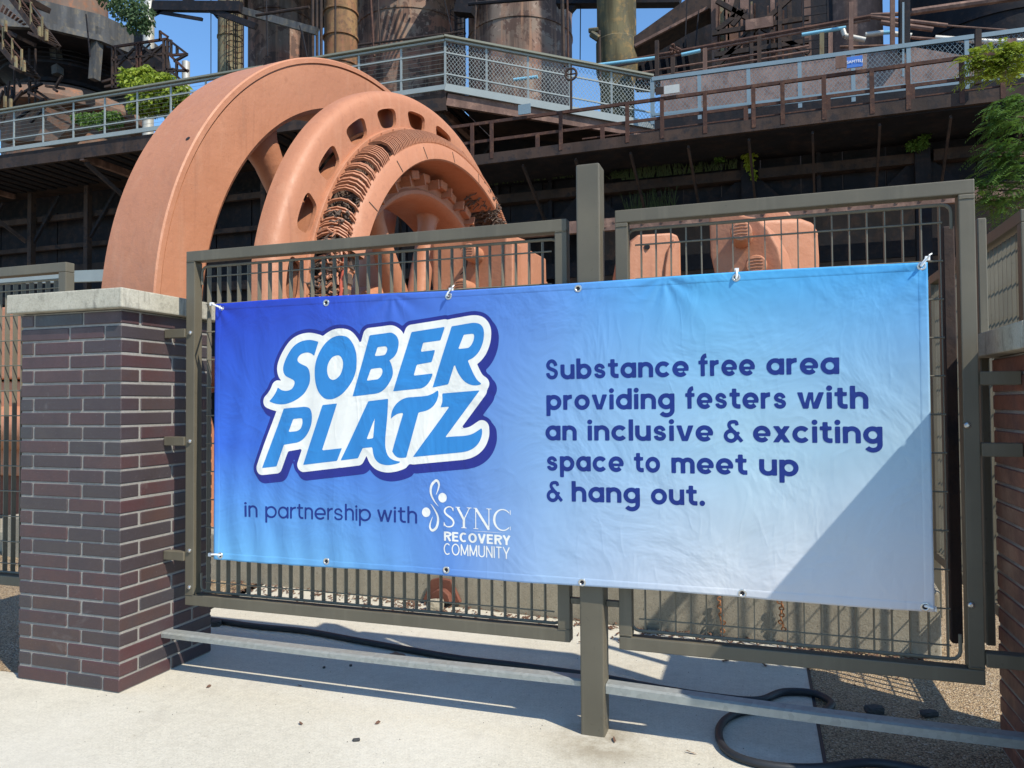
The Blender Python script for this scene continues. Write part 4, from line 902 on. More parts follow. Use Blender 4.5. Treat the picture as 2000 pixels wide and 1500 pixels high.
for z, h, mt, Y in ((8.35, .2, 'steelb', 20.4), (7.3, .16, 'steelb', 20.6), (6.55, .42, 'rustp', 20.75), (5.5, .3, 'steelb', 20.6), (4.55, .25, 'steeld', 20.6)):
    boxo('long_beam', M[mt if mt != 'rustp' else 'steelb'], (-34, Y, z-h), (-7.7, Y+.15, z), TW)
for i, x in enumerate((-31, -28.2, -25.4, -22.7, -20.1, -17.6, -15.2, -12.8, -10.4, -8.6)):
    boxo('post', M['steelb'], (x-.09, 20.15, 2.2), (x+.09, 20.35, 9.2), TW); one('brace', M['steeld'], (x, 20.3, 7.3), (x+1.3, 20.3, 9.0), .1, .1, TW)
# slanted struts under the rusty walkway
for i in range(12):
    x = -6.9+i*1.35; one('strut', M['steelb'], (x, 17.62, 7.3), (x+.15, YW-.05, 6.0), .05, .10, TW)

def rail_run(root, A, B, n_, H, mt, mids=(.5,), post=.05, topw=.06, toph=.04, wires_=0, mesh=0, wth=.0075, lean=0, wmat=None, lo=.06):
    A = V(A); B = V(B); d = B-A; zu = V((0, 0, 1))
    one('top_rail', mt, A+zu*H, B+zu*H, topw, toph, root)
    for f in mids: one('mid_rail', mt, A+zu*H*f, B+zu*H*f, post*.7, post*.7, root)
    p0 = None
    for i in range(n_+1):
        p = A+d*(i/n_)
        if p0 is None: mb = MB(); mb.box((-post/2, -post/4, -.12), (post/2, post/4, H-.002)); p0 = mb.build('post', mt, root); p0.location = p
        else: o = bpy.data.objects.new('post', p0.data); COL.objects.link(o); o.parent = root; o.location = p
    wmat = wmat or mt
    if wires_:
        mb = MB()
        for k in range(wires_):
            z = lo+(H*.93-lo)*(k+.5)/wires_; mb.tube([A+zu*z, B+zu*z], .0045, 3)
        mb.build('cable_infill', wmat, root, fix=False)
    if mesh:
        mb = MB(); L = d.length; h1, h2 = lo, H*.94; hh = h2-h1; u = d.normalized(); s = mesh
        x = -hh
        while x < L:
            for sg in (1, -1):
                xa, xb = (x, x+hh*.8) if sg > 0 else (x+hh*.8, x); za, zb = h1, h2
                def clampx(xx, xo, zz, zo):
                    if xx < 0: t = (0-xx)/(xo-xx); return 0, zz+(zo-zz)*t
                    if xx > L: t = (L-xx)/(xo-xx); return L, zz+(zo-zz)*t
                    return xx, zz
                if max(xa, xb) <= 0 or min(xa, xb) >= L: continue
                x1, z1_ = clampx(xa, xb, za, zb); x2, z2_ = clampx(xb, xa, zb, za)
                mb.bar(A+u*x1+zu*z1_, A+u*x2+zu*z2_, wth, wth)
            x += s
        mb.build('wire_mesh', wmat, root, fix=False)
# left galvanised walkway
WK = empty('elevated_walkway', 'galvanised elevated walkway with cable railing above left side and its corner', 'walkway')
A0, A1, A2 = V((-36, 17.8, 9.99)), V((-7.73, 17.8, 9.72)), at(1277, 243, 19.4)
boxo('deck', M['steelb'], (-45, 17.95, 9.36), (-7.73, 24.5, 9.5), WK)
one('fascia', M['galv2'], A0-V((0, 0, .06)), A1-V((0, 0, .06)), .06, .13, WK)
one('edge_beam', M['steelb'], A0+V((0, .1, -.42)), A1+V((0, .1, -.42)), .12, .46, WK)
one('fascia', M['galv2'], A1-V((0, 0, .06)), A2-V((0, 0, .03)), .06, .19, WK)
one('edge_beam', M['rustp'], A1+V((0, .12, -.36)), A2+V((0, .12, -.2)), .12, .32, WK)
mb = MB(); mb.prism([A1+V((0, .1, -.14)), A2+V((0, .1, -.1)), V((A2.x, 24, A2.z)), V((-7.73, 24, 9.6))], (0, 0, -.06)); mb.build('deck_plate', M['steelb'], WK)
for x in (-26.5, -20.3, -14.3, -8.0):
    one('cross_beam', M['rustp'], (x, 17.86, 9.3), (x, 20.4, 9.3), .16, .34, WK); one('knee_brace', M['steelb'], (x, 18.0, 9.1), (x+.9, 20.2, 7.4), .12, .12, WK)
for i in range(44): boxo('deck_rib', M['steeld'], (-29.6+i*.5, 18.0, 9.30), (-29.35+i*.5, 20.4, 9.36), WK)
rail_run(WK, A0, A1, 22, 1.18, M['galv2'], (.24, .74), .055, .10, .05, wires_=9)
rail_run(WK, A1, A2, 5, 1.20, M['galv2'], (.25, .72), .05, .10, .05, mesh=.10)
one('top_plate', M['toppl'], A0+V((0, -.02, 1.25)), A1+V((0, -.02, 1.25)), .22, .05, WK); one('top_plate', M['toppl'], A1+V((0, -.02, 1.27)), A2+V((0, -.02, 1.25)), .22, .05, WK)
# bluish mesh railing to the right
W2 = empty('mesh_railing', 'bluish galvanised diamond mesh railing running along the upper right', 'railing')
rail_run(W2, (-2.5, 19.0, 8.55), (6.9, 19.0, 8.45), 8, 1.05, M['galvb'], (.12,), .09, .07, .10, mesh=.10, lo=.02, wmat=M['galvb'], wth=.0065)
one('kick_plate', M['galvb'], (-2.3, 18.98, 8.62), (6.9, 18.98, 8.52), .02, .14, W2)
# rusty walkway and railing
RW = empty('rusty_walkway', 'narrow walkway with a rusty angle iron railing across the right half', 'walkway')
one('edge_channel', M['steelb'], (-8.2, 17.5, 7.50), (9, 17.5, 7.62), .10, .26, RW)
boxo('deck', M['steeld'], (-8.2, 17.55, 7.42), (9, YW, 7.52), RW)
one('handrail', M['rustr'], (-8.2, 17.5, 8.44), (9, 17.5, 8.48), .06, .075, RW)
one('mid_rail', M['rustr'], (-8.2, 17.5, 7.98), (9, 17.5, 8.04), .03, .07, RW)
one('toe_rail', M['rustr'], (-4.0, 17.52, 7.74), (9, 17.52, 7.80), .03, .03, RW)
for k, x in enumerate((922, 960, 1095, 1225, 1293, 1377, 1472, 1529, 1610, 1704, 1775, 1880, 1960)):
    p = at(x, 230, 17.46); boxo('post', M['rustr'], (p.x-.045, 17.44, 7.5), (p.x+.045, 17.48, 8.46), RW)
for x in (1049, 1176, 1457, 1618, 1783): p = at(x, 230, 17.46); boxo('short_post', M['rustr'], (p.x-.05, 17.46, 7.62), (p.x+.05, 17.5, 8.0), RW)
# signs on the walkway
def sign(label, x0, y0, x1, y1, Y, mt, txt=None, sz=.1):
    r = empty('sign_plate', label, 'sign'); a, b = at(x0, y0, Y), at(x1, y1, Y); boxo('plate', mt, (a.x, Y, b.z), (b.x, Y+.03, a.z), r)
    if txt:
        cu = bpy.data.curves.new('lettering', 'FONT'); cu.body = txt; cu.size = sz; cu.align_x = 'CENTER'; cu.align_y = 'CENTER'; cu.extrude = .002
        cu.materials.append(M['white']); tmp = bpy.data.objects.new('tmp', cu); COL.objects.link(tmp); bpy.context.view_layer.update(); me = bpy.data.meshes.new_from_object(tmp.evaluated_get(bpy.context.evaluated_depsgraph_get())); bpy.data.objects.remove(tmp); t = bpy.data.objects.new('lettering', me); COL.objects.link(t); t.parent = r; t.location = ((a.x+b.x)/2, Y-.012, (a.z+b.z)/2); t.rotation_euler = (pi/2, 0, 0)
    return r
sign('small blue sign with white lettering fixed to the rusty handrail', 1654, 112, 1685, 129, 17.38, M['blue'], 'SAMTELJ', .085)
sign('grey brown plate beside the blue sign on the handrail', 1632, 110, 1653, 131, 17.38, M['rustp'])
sign('brown square plate near the left end of the mesh railing', 1280, 171, 1296, 183, 17.40, M['steelb'])
sign('pale peeling plate on the rusty handrail near the mesh corner', 1297, 168, 1327, 180, 17.40, M['silver'])
sign('peeling pale blue plate standing on the lower rusty handrail', 1012, 205, 1036, 221, 17.38, M['galvb'])
sign('brown plate on the mesh railing near the right edge', 1968, 76, 1986, 88, 17.38, M['rustp'])
r = empty('valve_wheel', 'rusty valve handwheel on a stem above the lower handrail', 'valve'); c = at(1115, 145, 17.3)
mb = MB(); mb.tube([c+V((.14*cos(t), 0, .14*sin(t))) for t in np.linspace(0, 2*pi, 24)], .028, 8); mb.build('wheel_rim', M['steelb'], r, smooth=True)
one('stem', M['steelb'], c-V((0, 0, .14)), V((c.x, 17.3, 8.4)), .05, .05, r); one('wheel_spoke', M['steelb'], c-V((.12, 0, 0)), c+V((.12, 0, 0)), .03, .03, r); one('wheel_spoke', M['steelb'], c-V((0, 0, .12)), c+V((0, 0, .12)), .03, .03, r)

# stoves and stacks
def tank(name, label, cat_, x0, x1, Y, zt, mt, rings=(), dome=False, zb=0, ringr=.06, yref=60, extra=None, prof=None):
    a, b = at(x0, yref, Y), at(x1, yref, Y); # tangent rays -> circle
    ra, rb = a.to_2d().normalized(), b.to_2d().normalized(); bis = (ra+rb).normalized(); half = .5*math.acos(max(-1, min(1, ra.dot(rb))))
    D = Y/bis.y; rad = D*sin(half); c = V((bis.x*D, bis.y*D, 0)); root = empty(name, label, cat_, loc=c)
    mb = MB(); pr = prof(rad) if prof else [(zb, rad), (zt, rad), (zt, rad*.2), (zb, rad*.2)]
    mb.lathe(pr, O0, V((0, 0, 1)), V((1, 0, 0)), V((0, 1, 0)), 72); mb.build('shell', mt, root, smooth=True)
    for z in rings:
        mb = MB(); mb.lathe([(z-.07, rad+.002), (z-.05, rad+ringr), (z+.05, rad+ringr), (z+.07, rad+.002)], O0, V((0, 0, 1)), V((1, 0, 0)), V((0, 1, 0)), 72, False); mb.build('band', mt, root, smooth=True)
    return root, c, rad
def gallery(root, rad, z, wd, th=.25):
    mb = MB(); mb.lathe([(z, rad), (z+th, rad), (z+th, rad+wd), (z, rad+wd)], O0, V((0, 0, 1)), V((1, 0, 0)), V((0, 1, 0)), 72); mb.build('shade_ring', M['steeld'], root)  # ring deck added above the view to cast an arched shadow on the stove
def zz(x, y, Y): return at(x, y, Y).z
r, c, rad = tank('stove_stack', 'slim yellow green flaking vertical pipe at the left of the stoves', 'stack', 425, 474, 33, 30, M['yell'], [zz(450, 20, 33), zz(450, 75, 33)], ringr=.04)
r, c, rad = tank('hot_blast_stove', 'dark stove cylinder with an arched patch of sun behind the flywheel', 'stove', 484, 612, 38, 40, M['stove'], [zz(550, 45, 38)]); gallery(r, rad, zz(550, 0, 38), 1.9); one('beam', M['steeld'], (-6, -3.9, zz(550, -10, 38)), (3, -4.2, zz(550, 60, 38)), .35, .5, r)  # ring and beam are unseen, added for the shadow pattern on this stove
for k, x in enumerate((611, 619, 627)): r, c, rad = tank('riser_pipe', ('first', 'second', 'third')[k]+' thin brown riser pipe in front of the rust yellow stack', 'pipe', x-3, x+3.5, 32, 30, M['steelb'], [], ringr=.04)
r, c, rad = tank('stove_stack', 'rust orange and yellow stack with raised bands', 'stack', 633, 698, 33, 34, M['rusty_or'], [zz(665, 28, 33), zz(665, 77, 33), zz(665, 130, 33)], ringr=.07)
r, c, rad = tank('hot_blast_stove', 'widest peeling stove cylinder behind the walkway corner, lit below an arch', 'stove', 697, 907, 40, 42, M['stove'], [zz(800, 20, 40), zz(800, 68, 40)], ringr=.05); gallery(r, rad, zz(800, -30, 40), 1.9)
for k in range(9): one('lattice', M['steeld'], (1.2+k*.45, -4.4, zz(800, -30, 40)), (2.9+.15*k, -5.3, zz(800, 25, 40)), .10, .10, r)  # out-of-view bars added to break up the shadow on the stove
r, c, rad = tank('hot_blast_stove', 'red brown peeling stove cylinder at the centre of the skyline', 'stove', 915, 1117, 38, 42, M['stove'], [zz(1015, 28, 38), zz(1015, 82, 38)], ringr=.05); gallery(r, rad, zz(1015, -75, 38), 1.3)
mb = MB(); mb.box((rad*.55, -rad*1.35, 3), (rad*1.05, -rad*.9, 40)); 
def gp(rad):
    z1, z2, z3 = zz(1205, 85, 30), zz(1205, 140, 30), zz(1205, 172, 30); return [(0, rad*.86), (z3, rad*.86), (z2, rad*1.06), (z1, rad*1.06), (z1+.05, rad), (30, rad), (30, .1), (0, .1)]
r, c, rad = tank('stove_stack', 'olive and black stack with a wider dark collar right of centre', 'stack', 1166, 1243, 30, 30, M['grn'], [], prof=gp)
r, c, rad = tank('hot_blast_stove', 'pale brown cylinder behind the ladder at the upper right', 'stove', 1612, 1725, 30, 40, M['rustp'], [])
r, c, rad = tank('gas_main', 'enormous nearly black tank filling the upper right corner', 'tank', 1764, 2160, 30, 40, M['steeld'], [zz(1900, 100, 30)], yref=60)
# ladder cages
def ladder(label, x, y0, y1, Y, W_=.5, cage=True, mt='steelb', rung=.3):
    root = empty('ladder', label, 'ladder'); a, b = at(x, y0, Y), at(x, y1, Y); zt, zb = a.z, b.z; xx = a.x; mm = M[mt]
    for s in (-1, 1): one('stringer', mm, (xx+s*W_/2, Y, zb), (xx+s*W_/2, Y, zt), .05, .05, root)
    z = zb+.1; rg = None
    while z < zt:
        if rg is None: rg = one('rung', mm, (-W_/2, 0, 0), (W_/2, 0, 0), .03, .03, root); rg.location = (xx, Y, z)
        else: o = bpy.data.objects.new('rung', rg.data); COL.objects.link(o); o.parent = root; o.location = (xx, Y, z)
        z += rung
    if cage:
        z = zb+.5
        while z < zt:
            mb = MB(); mb.tube([(xx+.42*cos(t), Y-.35+.42*sin(t), z) for t in np.linspace(pi*.75, pi*2.25, 12)], .02, 4); mb.build('cage_hoop', mm, root); z += 1.1
        for t in (pi, 1.25*pi, 1.5*pi, 1.75*pi, 2*pi): one('cage_bar', mm, (xx+.42*cos(t), Y-.35+.42*sin(t), zb), (xx+.42*cos(t), Y-.35+.42*sin(t), zt), .025, .025, root)
ladder('caged ladder beside the slim yellow green pipe', 468, -20, 150, 32.5)
ladder('caged ladder in the sky gap left of the centre stove', 899, 20, 170, 36, mt='steeld')
ladder('steep rusty ladder against the pale brown cylinder', 1592, -20, 150, 26, .75, False, 'steeld', .28)
# overhead dark beams that close the top edge
OB = empty('overhead_gantry', 'dark overhead gantry beams along the top edge of the skyline', 'gantry')
def pb(root, nm, x0, y0, x1, y1, Y, w_, h=None, mt='steeld', Y2=None): return one(nm, M[mt], at(x0, y0, Y), at(x1, y1, Y2 or Y), w_, h or w_, root)
pb(OB, 'beam', 1090, 0, 1330, -3, 31, .5, .55); pb(OB, 'beam', 895, 5, 930, 8, 35, .6, 1.2); pb(OB, 'beam', 300, 12, 470, 14, 31, .3, .5); pb(OB, 'beam', 360, 0, 500, 52, 31, .2, .3); pb(OB, 'brace', 300, 22, 395, 38, 31, .12, .16)
pb(OB, 'brace', 400, 5, 425, 35, 31, .1, .1); pb(OB, 'beam', 470, 20, 620, 62, 31.5, .2, .35, 'greyp'); pb(OB, 'brace', 300, 30, 340, 10, 31, .12, .12); pb(OB, 'brace', 1112, 20, 1125, 5, 31, .3, .3)
pb(OB, 'hanging_cable', 412, -5, 412, 150, 31, .03, .03); pb(OB, 'hanging_cable', 1134, 0, 1133, 120, 31, .035, .035); pb(OB, 'hanging_cable', 868, 0, 885, 70, 31, .04, .04); pb(OB, 'hanging_cable', 585, 50, 600, 110, 31, .04, .04)

# furnace at the upper left
FN = empty('blast_furnace', 'rusty blast furnace with a round platform on columns at the upper left', 'furnace')
YF = 30
ctr = at(135, 100, 33); 
def ringpl(nm, r_, z0, z1, mt, th=.25, n_=14):
    for i in range(n_):
        a0, a1 = -pi+2*pi*i/n_, -pi+2*pi*(i+1)/n_
        p = [V((ctr.x+r_*cos(a), ctr.y+r_*sin(a), z0)) for a in (a0, a1)]; q = [V((ctr.x+(r_-th)*cos(a), ctr.y+(r_-th)*sin(a), z0)) for a in (a0, a1)]
        mb = MB(); mb.prism([p[0], p[1], q[1], q[0]], (0, 0, z1-z0)); mb.build(nm, M[mt], FN)
zf = zat(200, 45, 29.6)
ringpl('platform_panel', 5.6, zf, zf+1.15, 'greyp', .12); ringpl('platform_curb', 5.75, zf-.35, zf-.02, 'greyp', .3)
mb = MB(); mb.lathe([(zf-.05, .5), (zf-.05, 5.5), (zf-.2, 5.5), (zf-.2, .5)], V((ctr.x, ctr.y, 0)), V((0, 0, 1)), V((1, 0, 0)), V((0, 1, 0)), 28); mb.build('platform_floor', M['steeld'], FN)
zd = zat(130, 150, 30)
mb = MB(); mb.lathe([(0, 3.1), (zd-1.3, 3.3), (zd-1.25, 4.35), (zd-1.0, 4.4), (zd-.5, 4.1), (zd+.1, 3.1), (zd+.3, 2.6), (zd+.4, 2.2), (zf+8, 1.9), (zf+8, .1), (0, .1)], V((ctr.x, ctr.y, 0)), V((0, 0, 1)), V((1, 0, 0)), V((0, 1, 0)), 56); mb.build('throat_dome', M['dome'], FN, smooth=True)
mb = MB(); mb.lathe([(zd+.3, 2.3), (zd+1.2, 2.9), (zd+1.3, 3.4), (zd+1.1, 3.4), (zd+.9, 2.9)], V((ctr.x, ctr.y, 0)), V((0, 0, 1)), V((1, 0, 0)), V((0, 1, 0)), 40); mb.build('ring_duct', M['steeld'], FN, smooth=True)
mb = MB(); mb.lathe([(zd+.4, 2.6), (zf-.1, 2.7), (zf-.1, 2.5), (zd+.4, 2.4)], V((ctr.x, ctr.y, 0)), V((0, 0, 1)), V((1, 0, 0)), V((0, 1, 0)), 40); mb.build('shaft_shell', M['steeld'], FN, smooth=True)
for a, b in (((104, 40), (113, 146)), ((192, 55), (184, 156))): pb(FN, 'column', a[0], a[1], b[0], b[1], 30.6, .42, .42, 'greyp')
for f in (0, .5, 1):
    mb = MB(); mb.tube([(ctr.x+3.6*cos(t), ctr.y+3.6*sin(t), zd+1.3+.5*f) for t in np.linspace(pi, 2*pi, 24)], .035, 5); mb.build('ring_rail', M['steeld'], FN)
mb = MB(); mb.prism([at(0, 215, 27), at(70, 200, 27), at(150, 232, 27), at(110, 275, 27), at(0, 275, 27)], (0, 1, 0)); mb.build('cone_skirt', M['dome'], FN)
for k in range(22):
    x0, y0 = random.uniform(0, 110), random.uniform(150, 225); pb(FN, 'brace', x0, y0, x0+random.uniform(-60, 90), y0+random.uniform(-40, 60), random.uniform(25, 27), .10, .10, random.choice(['steeld', 'steelb', 'steelb']))
for x in (57, 69, 28): pb(FN, 'hanger', x, 95, x, 215, 26.5, .07, .07, 'steelb')
pb(FN, 'hanger', 168, 28, 176, 110, 27, .05, .05, 'steeld')
# stairs
ST = empty('access_stair', 'rusty zigzag access stair at the upper left edge', 'stair')
def stair(x0, y0, x1, y1, Y, steps):
    a, b = at(x0, y0, Y), at(x1, y1, Y); up_ = V((0, 0, 1))
    for dy in (0, .9): one('stringer', M['steelb'], a+V((0, dy, 0)), b+V((0, dy, 0)), .06, .24, ST)
    for h_ in (.55, 1.0): one('handrail', M['rustr'], a+up_*h_, b+up_*h_, .05, .05, ST)
    for i in range(steps): p = a+(b-a)*((i+.5)/steps); one('tread', M['steelb'], p+V((0, 0, 0)), p+V((0, .9, 0)), .24, .04, ST)
    for i in range(4): p = a+(b-a)*(i/3); one('post', M['yell'], p, p+up_*1.05, .07, .07, ST)
stair(18, -8, 82, 77, 25, 13); stair(-12, 76, 42, 140, 25, 11)
one('landing', M['steelb'], at(72, 72, 25), at(93, 81, 25), .9, .12, ST); one('landing', M['steelb'], at(36, 136, 25), at(48, 143, 25), .9, .12, ST)
one('landing', M['steelb'], at(-5, 52, 25.8), at(52, 80, 25.8), 1.0, .18, ST); one('landing', M['steelb'], at(40, -3, 25.8), at(80, 12, 25.8), 1.0, .25, ST)
for x, y in ((77, 52), (91, 58), (11, 40), (47, 118), (31, 110), (10, 188), (21, 193)): one('post', M['yell'], at(x, y, 24.9), at(x, y+22, 24.9), .10, .10, ST)
for k in range(7): one('tread', M['rustp'], at(2+k*7, 24+k*4, 26.2), at(8+k*7, 10+k*6, 26.2), .12, .05, ST)
# scaffold truss right of the furnace
SC = empty('truss_scaffold', 'rust brown lattice truss hanging beside the furnace platform', 'truss')
for l in ([(220, 92), (220, 172)], [(227, 92), (227, 172)], [(268, 85), (268, 150)], [(275, 84), (275, 150)], [(327, 76), (327, 150)], [(320, 78), (320, 150)], [(220, 92), (327, 76)], [(220, 118), (330, 104)], [(222, 145), (340, 135)],
          [(230, 95), (262, 128)], [(262, 95), (230, 128)], [(275, 88), (318, 120)], [(318, 88), (278, 122)], [(327, 76), (366, 106)], [(332, 108), (366, 106)], [(334, 78), (334, 106)], [(346, 92), (346, 106)], [(330, 106), (366, 140)], [(330, 138), (368, 138)], [(345, 122), (345, 152)], [(366, 106), (340, 120)], [(335, 140), (352, 155)],
          [(228, 128), (262, 168)], [(268, 122), (232, 160)], [(280, 125), (322, 150)], [(313, 60), (313, 80)], [(313, 62), (328, 72)], [(200, 160), (236, 150)], [(205, 170), (240, 162)]):
    pb(SC, 'strut', l[0][0], l[0][1], l[1][0], l[1][1], 27.2, .10, .10, 'rustr' if random.random() < .35 else 'steelb')
for k in range(26):
    x0, y0 = random.uniform(225, 325), random.uniform(92, 150); pb(SC, 'lattice', x0, y0, x0+random.uniform(-22, 26), y0+random.uniform(-20, 24), random.uniform(27.6, 28.6), .06, .06, 'steeld')
boxo('back_panel', M['steeld'], at(228, 150, 29), at(322, 90, 29)+V((0, .2, 0)), SC)
r, c, rad = tank('vent_stack', 'small white ribbed vent stack at the right of the truss', 'vent', 355, 371, 30, zz(363, 121, 30), M['silver'], [], yref=140)
r, c, rad = tank('vent_stack', 'pale rusty stack behind the treetop at the upper left', 'stack', 279, 302, 32, 34, M['silver'], [], yref=40)

# conveyor gallery and structures at the upper right
CG = empty('conveyor_gallery', 'steep dark brown conveyor gallery with a sloping roof right of centre', 'conveyor')
def polyo(nm, pts, Y, dep, mt, root): mb = MB(); mb.prism([at(x, y, Y) for x, y in pts], (0, dep, 0)); return mb.build(nm, M[mt], root)
polyo('roof_flank', [(1238, 72), (1345, -5), (1420, -5), (1392, 14), (1378, 18), (1340, 36), (1252, 88), (1238, 92)], 28, 1.2, 'steelb', CG)
one('roof_edge', M['rustp'], at(1240, 90, 27.9), at(1382, 16, 27.9), .12, .10, CG)
polyo('dark_bay', [(1240, 92), (1380, 20), (1395, 35), (1395, 175), (1240, 175)], 31, .3, 'steeld', CG)
for k in range(9): one('roof_purlin', M['steeld'], at(1250+k*15, 90-k*8, 30.6), at(1262+k*16, 170, 30.6), .10, .10, CG)
polyo('wall_panel', [(1385, -8), (1412, -8), (1412, 150), (1395, 150)], 27.4, .5, 'steelb', CG)
pb(CG, 'rod', 1342, -5, 1338, 92, 27.5, .04, .04); pb(CG, 'rod', 1365, 20, 1358, 95, 27.5, .04, .04)
LT = empty('lattice_tower', 'riveted brown lattice tower legs behind the mesh railing', 'tower')
for x0, x1, mt in ((1391, 1402, 'rustp'), (1426, 1441, 'rustp'), (1448, 1462, 'rustp'), (1472, 1480, 'steeld'), (1507, 1513, 'rustp'), (1569, 1583, 'rustp'), (1540, 1546, 'steelb'), (1408, 1413, 'yell'), (1419, 1422, 'rustp')):
    a, b = at(x0, 160, 27), at(x1, -10, 27); boxo('leg', M[mt], (a.x, 27, a.z), (b.x, 27.3, b.z), LT)
polyo('back_sheet', [(1400, -8), (1640, -8), (1640, 170), (1400, 170)], 29.4, .2, 'steeld', LT)
for l in ([(1400, 2), (1480, 47)], [(1545, -5), (1488, 46)], [(1480, 52), (1400, 128)], [(1488, 54), (1580, 104)], [(1391, 66), (1580, 35)], [(1395, 108), (1580, 80)], [(1440, 0), (1430, 35)], [(1455, 20), (1430, 50)], [(1400, 60), (1450, 20)], [(1425, 100), (1465, 60)], [(1468, 30), (1468, 150)], [(1523, 0), (1523, 140)]):
    pb(LT, 'brace', l[0][0], l[0][1], l[1][0], l[1][1], 26.6, .12, .16, 'steelb')
mb = MB(); c = at(1483, 46, 26.5); mb.box(c-V((.45, .05, .18)), c+V((.45, .02, .18))); mb.build('gusset', M['rustp'], LT)
for k in range(16):
    x0 = random.choice((1404, 1414, 1423, 1468, 1474, 1500, 1518, 1530, 1556)); pb(LT, 'conduit', x0, random.uniform(0, 40), x0+random.uniform(-2, 2), random.uniform(90, 150), 26.9, .06, .06, random.choice(['yell', 'rustp', 'rustr']))
MP = empty('pipe_rack', 'long rusty pipes with light blue lamp tubes above the mesh railing', 'pipe rack')
for x0, y0, x1, y1, w_, mt in ((1180, 128, 1700, 33, .12, 'rustr'), (1180, 133, 1700, 38, .07, 'rustp'), (1700, 33, 1850, 50, .10, 'rustp'), (1720, 44, 1822, 58, .12, 'rustp'), (1850, 50, 1985, 60, .04, 'rustp'), (1780, 24, 2005, -8, .16, 'rustp'), (1700, 30, 1785, 26, .10, 'rustp'), (1245, 156, 1580, 100, .05, 'rustp'), (1245, 143, 1580, 90, .05, 'rustp'), (1245, 165, 1600, 108, .05, 'steelb'), (1640, 92, 1800, 88, .07, 'rustp'), (1760, 72, 1840, 78, .07, 'rustp')):
    a, b = at(x0, y0, 24), at(x1, y1, 24); mb = MB(); mb.tube([a, b], w_/2*1.3, 8); mb.build('pipe', M[mt], MP, smooth=True)
for x0, y0, x1, y1, mt in ((1168, 127, 1282, 113, 'ltblue'), (1331, 107, 1368, 99, 'ltblue'), (1566, 68, 1652, 54, 'ltblue'), (1003, 156, 1050, 150, 'ltblue'), (1690, 68, 1725, 64, 'silver'), (1725, 64, 1742, 63, 'ltblue'), (1742, 66, 1780, 70, 'silver'), (1646, 58, 1650, 70, 'silver'), (1650, 70, 1690, 78, 'silver'), (1826, 74, 1940, 82, 'silver'), (1870, 78, 1940, 81, 'ltblue'), (1940, 82, 2010, 80, 'silver')):
    a, b = at(x0, y0, 23.7), at(x1, y1, 23.7); mb = MB(); mb.tube([a, b], .055 if mt == 'ltblue' else .075, 10); mb.build('lamp_tube' if mt == 'ltblue' else 'wrapped_pipe', M[mt], MP, smooth=True)
for x, y0, y1, mt in ((1283, 80, 170, 'steelb'), (1314, 112, 170, 'steelb'), (1377, 95, 160, 'rustp'), (1483, 72, 140, 'steelb'), (1662, 5, 100, 'rustp'), (1743, -5, 95, 'rustp'), (1605, 65, 130, 'yell'), (1622, 65, 110, 'rustp')): pb(MP, 'stanchion', x, y0, x, y1, 23.4, .12, .12, mt)
pb(MP, 'mast', 1766, -5, 1766, 100, 22.8, .26, .26, 'steeld'); pb(MP, 'conduit', 1764, 5, 1764, 150, 22.6, .05, .05, 'galvb')
pb(MP, 'stanchion', 1910, 58, 1910, 165, 17.3, .11, .11, 'steelb')
r = empty('pipe_fitting', 'rusty valve cluster on the pipe rack above the mesh railing', 'valve')
for k in range(9): c = at(1322+random.uniform(-7, 7), 97+random.uniform(-8, 8), 23.6); mb = MB(); mb.tube([c, c+V((random.uniform(-.15, .15), -.1, random.uniform(-.15, .15)))], .05, 8); mb.build('fitting', M['rustr'], r, smooth=True)
# plain brown hopper wall behind the mesh railing
M['pink'] = m_rust('dusty_pink_brown_plate', (.30, .205, .175), (.23, .15, .125), (.16, .10, .085), .6)
HP = MB(); HP.prism([at(1290, 150, 23), at(1760, 88, 23), at(1985, 125, 23), at(1985, 190, 23), at(1290, 250, 23)], (0, .8, 0)); tag(HP.build('hopper_wall', M['pink']), 'dusty pinkish brown hopper wall seen through the mesh railing', 'hopper')

# ------------------------------------------------------------------ plants
def leaves(mb, c, R_, n_, size, droop=.3, rs=random):
    for _ in range(n_):
        while True:
            p = V((rs.uniform(-1, 1), rs.uniform(-1, 1), rs.uniform(-1, 1)))
            if .25 < p.length < 1: break
        p = V(c)+V((p.x*R_[0], p.y*R_[1], p.z*R_[2])); d = V((rs.uniform(-1, 1), rs.uniform(-1, 1), rs.uniform(-1, .4)-droop)).normalized(); s = d.cross(V((rs.uniform(-1, 1), rs.uniform(-1, 1), rs.uniform(-.2, 1)))).normalized(); l = size*rs.uniform(.6, 1.3)
        k = s.cross(d)*l*.10
        mb.add([p, p+d*l*.45+s*l*.28, p+d*l-k, p+d*l*.45-s*l*.28, p+d*l*.5-k*1.2], [(0, 1, 4), (1, 2, 4), (2, 3, 4), (3, 0, 4)])
def frond(mb, p, d, L, ll, n_=9):
    """compound leaf: paired leaflets along a drooping stalk"""
    p = V(p); d = V(d).normalized(); side = d.cross(V((0, 0, 1))).normalized()
    for i in range(n_):
        f = (i+1)/n_; q = p+d*L*f+V((0, 0, -L*.55*f*f)); dd = (d+V((0, 0, -1.1*f))).normalized()
        for s in (-1, 1):
            o = (side*s*.9+dd*.55+V((0, 0, -.25))).normalized(); w_ = dd*ll*.17; l = ll*(1-.35*abs(f-.45))
            mb.add([q, q+o*l*.45+w_, q+o*l, q+o*l*.45-w_], [(0, 1, 2, 3)])
